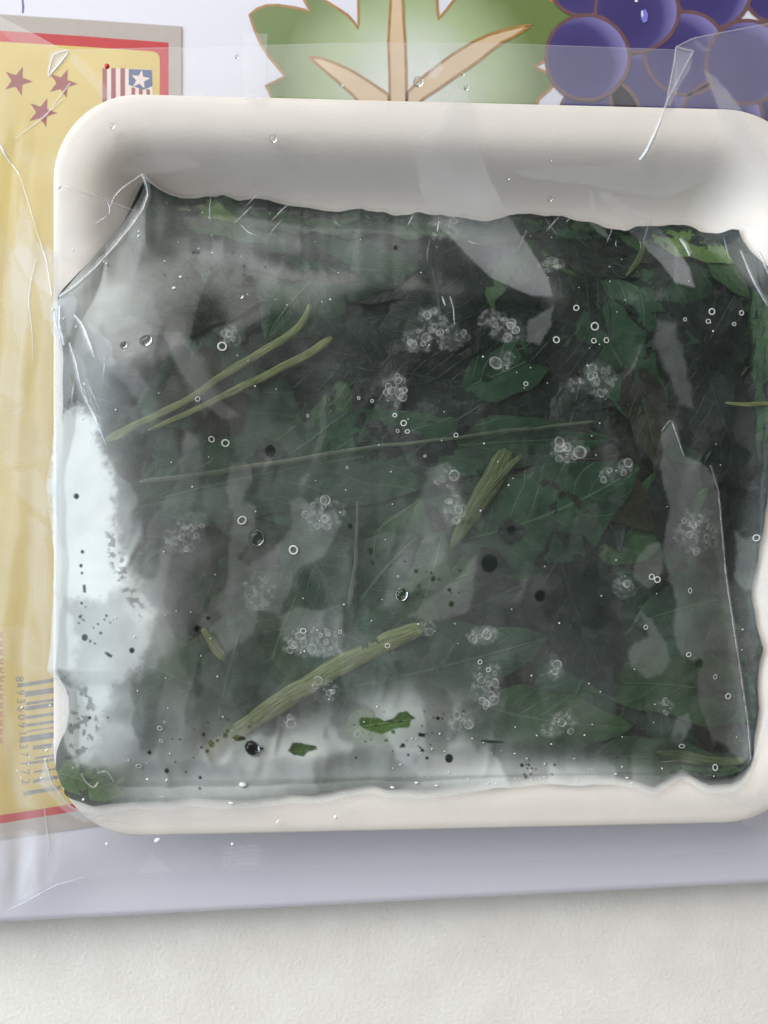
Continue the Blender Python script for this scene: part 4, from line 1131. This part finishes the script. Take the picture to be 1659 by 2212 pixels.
for path, w, f in (
        ([(128, 642), (160, 620), (205, 580), (250, 530), (285, 488), (308, 455), (322, 420), (318, 395), (308, 376)], [9, 12, 15, 17, 15, 14, 10], [0.6, 0.34, 0.24, 0.22, 0.2, 0.2]),
        ([(308, 376), (285, 392), (262, 408), (243, 430), (240, 445)], [5, 4, 5, 4], [0.2, 0.2, 0.6, 0.3]), ([(118, 396), (170, 412), (215, 428), (245, 440), (300, 458)], [3, 4, 5, 4, 3], [0.3, 0.4, 0.5, 0.25]),
        ([(308, 376), (335, 402), (365, 420), (382, 424)], [5, 4, 3], [0.3, 0.25, 0.15]), ([(236, 462), (239, 448), (232, 436)], [3, 4, 3], [0.6, 0.7, 0.4]), ([(208, 482), (222, 474), (232, 466)], [3, 4, 3], [0.4, 0.6, 0.3]),
        ([(-4, 306), (12, 334), (24, 352)], [4, 7, 6], [0.8, 0.95, 0.8]), ([(24, 352), (38, 370), (46, 388)], [4, 5, 3], [0.7, 0.8, 0.3]), ([(46, 388), (62, 440), (80, 500), (100, 560), (112, 640)], [4, 5, 5, 4], [0.25, 0.25, 0.2, 0.1]),
        ([(30, 302), (60, 280), (100, 250), (125, 215), (144, 190), (152, 180)], [3, 4, 5, 5], [0.25, 0.35, 0.4, 0.4]), ([(30, 302), (75, 268), (108, 240), (136, 214)], [3, 4, 5], [0.2, 0.3, 0.3]),
        ([(105, 166), (118, 150), (134, 132), (148, 112)], [5, 9, 8, 7], [0.7, 0.9, 0.85, 0.6]), ([(104, 164), (108, 140), (116, 116), (146, 108)], [4, 6, 5, 6], [0.5, 0.7, 0.5, 0.5]),
        ([(1383, 346), (1396, 330), (1412, 296), (1428, 258), (1442, 218), (1462, 180), (1480, 145), (1497, 112)], [9, 10, 8, 6, 6, 5, 5, 5], [1.0, 0.95, 0.7, 0.5, 0.4, 0.35, 0.35, 0.4]),
        ([(1442, 218), (1450, 170), (1458, 130), (1461, 101)], [4, 4, 4], [0.3, 0.25, 0.35]), ([(1461, 101), (1480, 107), (1498, 110)], [4, 4], [0.4, 0.4]), ([(1461, 101), (1497, 83), (1560, 70), (1665, 50)], [3, 3, 3], [0.4, 0.35, 0.3]),
        ([(96, 1744), (102, 1790), (108, 1820), (104, 1850)], [3, 5, 6, 3], [0.3, 0.4, 0.35, 0.2]), ([(97, 1640), (112, 1692), (150, 1742), (205, 1768), (280, 1778)], [4, 5, 5, 4], [0.5, 0.5, 0.4, 0.1]),
        ([(78, 560), (66, 610), (62, 650), (70, 720), (72, 780)], [3, 4, 4, 3], [0.3, 0.3, 0.25, 0.2]), ([(18, 1967), (60, 1946), (118, 1914), (180, 1895)], [3, 4, 4, 3], [0.3, 0.35, 0.3, 0.1]),
        ([(1430, 930), (1450, 905), (1478, 985)], [3, 4, 3], [0.12, 0.15, 0.1]), ([(1535, 1005), (1552, 1060), (1568, 1240), (1598, 1440), (1616, 1560), (1622, 1640)], [3, 4, 4, 4, 4], [0.15, 0.3, 0.3, 0.3, 0.2]),
        ([(130, 660), (128, 700), (140, 745)], [14, 18, 12], [0.2, 0.25, 0.15]), ([(150, 740), (166, 790), (180, 850), (205, 900), (230, 960)], [6, 12, 7, 12, 6], [0.1, 0.2, 0.14, 0.2, 0.06]), ([(160, 680), (178, 700), (205, 770)], [10, 20, 10], [0.1, 0.16, 0.08]),
        ([(1470, 515), (1482, 530), (1490, 552)], [9, 11, 7], [0.4, 0.35, 0.2]), ([(1600, 540), (1625, 600), (1660, 660)], [6, 8, 8], [0.2, 0.3, 0.25]), ([(1640, 545), (1665, 600)], [6, 6], [0.4, 0.4]),
        ([(945, 500), (947, 486), (949, 478)], [3, 4, 3], [0.5, 0.8, 0.4]), ([(955, 640), (958, 650), (962, 660)], [3, 4, 3], [0.4, 0.7, 0.4]), ([(972, 640), (980, 665), (982, 700)], [3, 3, 3], [0.2, 0.3, 0.15]),
        ([(175, 1670), (185, 1690), (205, 1705), (212, 1690)], [4, 5, 4], [0.3, 0.5, 0.3]), ([(210, 1670), (232, 1664), (246, 1690)], [3, 4, 3], [0.3, 0.35, 0.25])):
    crease(path, w, f)
rc = random.Random(5)
for k in range(34):                       # short crinkles with painted highlights where the film is pulled over the greens
    if k < 20:
        u = rc.uniform(340, 1600); v = float(ip(T_pts, u)) + rc.uniform(8, 95); a = rc.uniform(0.3, 2.4)
    elif k < 29:
        u = rc.uniform(120, 230); v = rc.uniform(650, 960); a = rc.uniform(0.8, 2.0)
    else:
        u = rc.uniform(300, 1500); v = float(ip(B_pts, u)) - rc.uniform(6, 60); a = rc.uniform(-0.5, 0.5)
    ln = rc.uniform(10, 34)
    cx, sy = math.cos(a), math.sin(a); q = rc.uniform(-6, 6)
    crease([(u - cx * ln, v - sy * ln), (u + q, v - q), (u + cx * ln * 0.8, v + sy * ln * 0.8)], [1.5, rc.uniform(2.5, 5), 1.5], [0.04, rc.uniform(0.12, 0.4), 0.04], name='crinkle')
# clear tape strip sealing the bag
tp = []
for (u, v) in ((524, 71), (578, 73), (577, 110), (573, 205), (572, 214), (526, 214)):
    tp.append(P(u, v, bag_h(u, max(v, 100)) + 0.0009))
mesh_obj('tape_strip', tp, [(0, 5, 4, 3, 2, 1)], M_film_b, bag, smooth=False, attrs={'fog': [0.14] * 6})
def bag_drop(me, name, u, v, r, sq=1.0, rot=0.0, up=0.6):
    o = bpy.data.objects.new(name, me)
    o.location = P(u, v, bag_h(u, v) + r * PX * 0.3)
    o.rotation_euler = (0, 0, rot); o.scale = (r * PX, r * PX * sq, r * PX * up)
    return link(o, bag)
for (u, v, r) in ((590, 300, 9), (904, 177, 12), (1007, 190, 6), (243, 272, 6), (1097, 384, 5), (1188, 430, 6), (512, 123, 5), (1190, 345, 3), (1000, 160, 4), (738, 183, 4)):
    bag_drop(B_drop, 'water_drop', u, v, r)
for (u, v, r, sq) in ((340, 1815, 9, 0.7), (231, 1823, 4, 1.2), (502, 1823, 4, 1), (600, 1775, 8, 0.35), (725, 1765, 6, 0.8), (48, 1528, 5, 0.6), (108, 1524, 3, 1), (101, 1620, 5, 0.5), (98, 1640, 4, 0.5), (64, 1635, 3, 0.7), (90, 1680, 4, 0.5), (38, 1665, 3, 0.7), (46, 1680, 3, 0.7), (62, 1650, 2.5, 1),
                      (115, 668, 4, 1), (165, 706, 4, 0.6), (138, 688, 3, 1), (182, 830, 3, 1.5), (178, 905, 3, 1), (128, 405, 5, 0.5), (157, 540, 3, 1), (300, 510, 5, 0.6), (225, 565, 4, 0.7), (180, 1727, 4, 0.8), (360, 1685, 5, 0.4), (318, 1683, 4, 0.6)):
    bag_drop(B_glint, 'droplet', u, v, r * 0.8, sq, rot=random.uniform(0.3, 1.0))
M_redd = pmat('red_droplet', srgb(200, 25, 15), 0.2)  # water drop painted red, for the card's red refracted in it
bag_drop(blob_mesh('red_lens_drop', M_redd), 'red_lens_drop', 231, 143, 6)
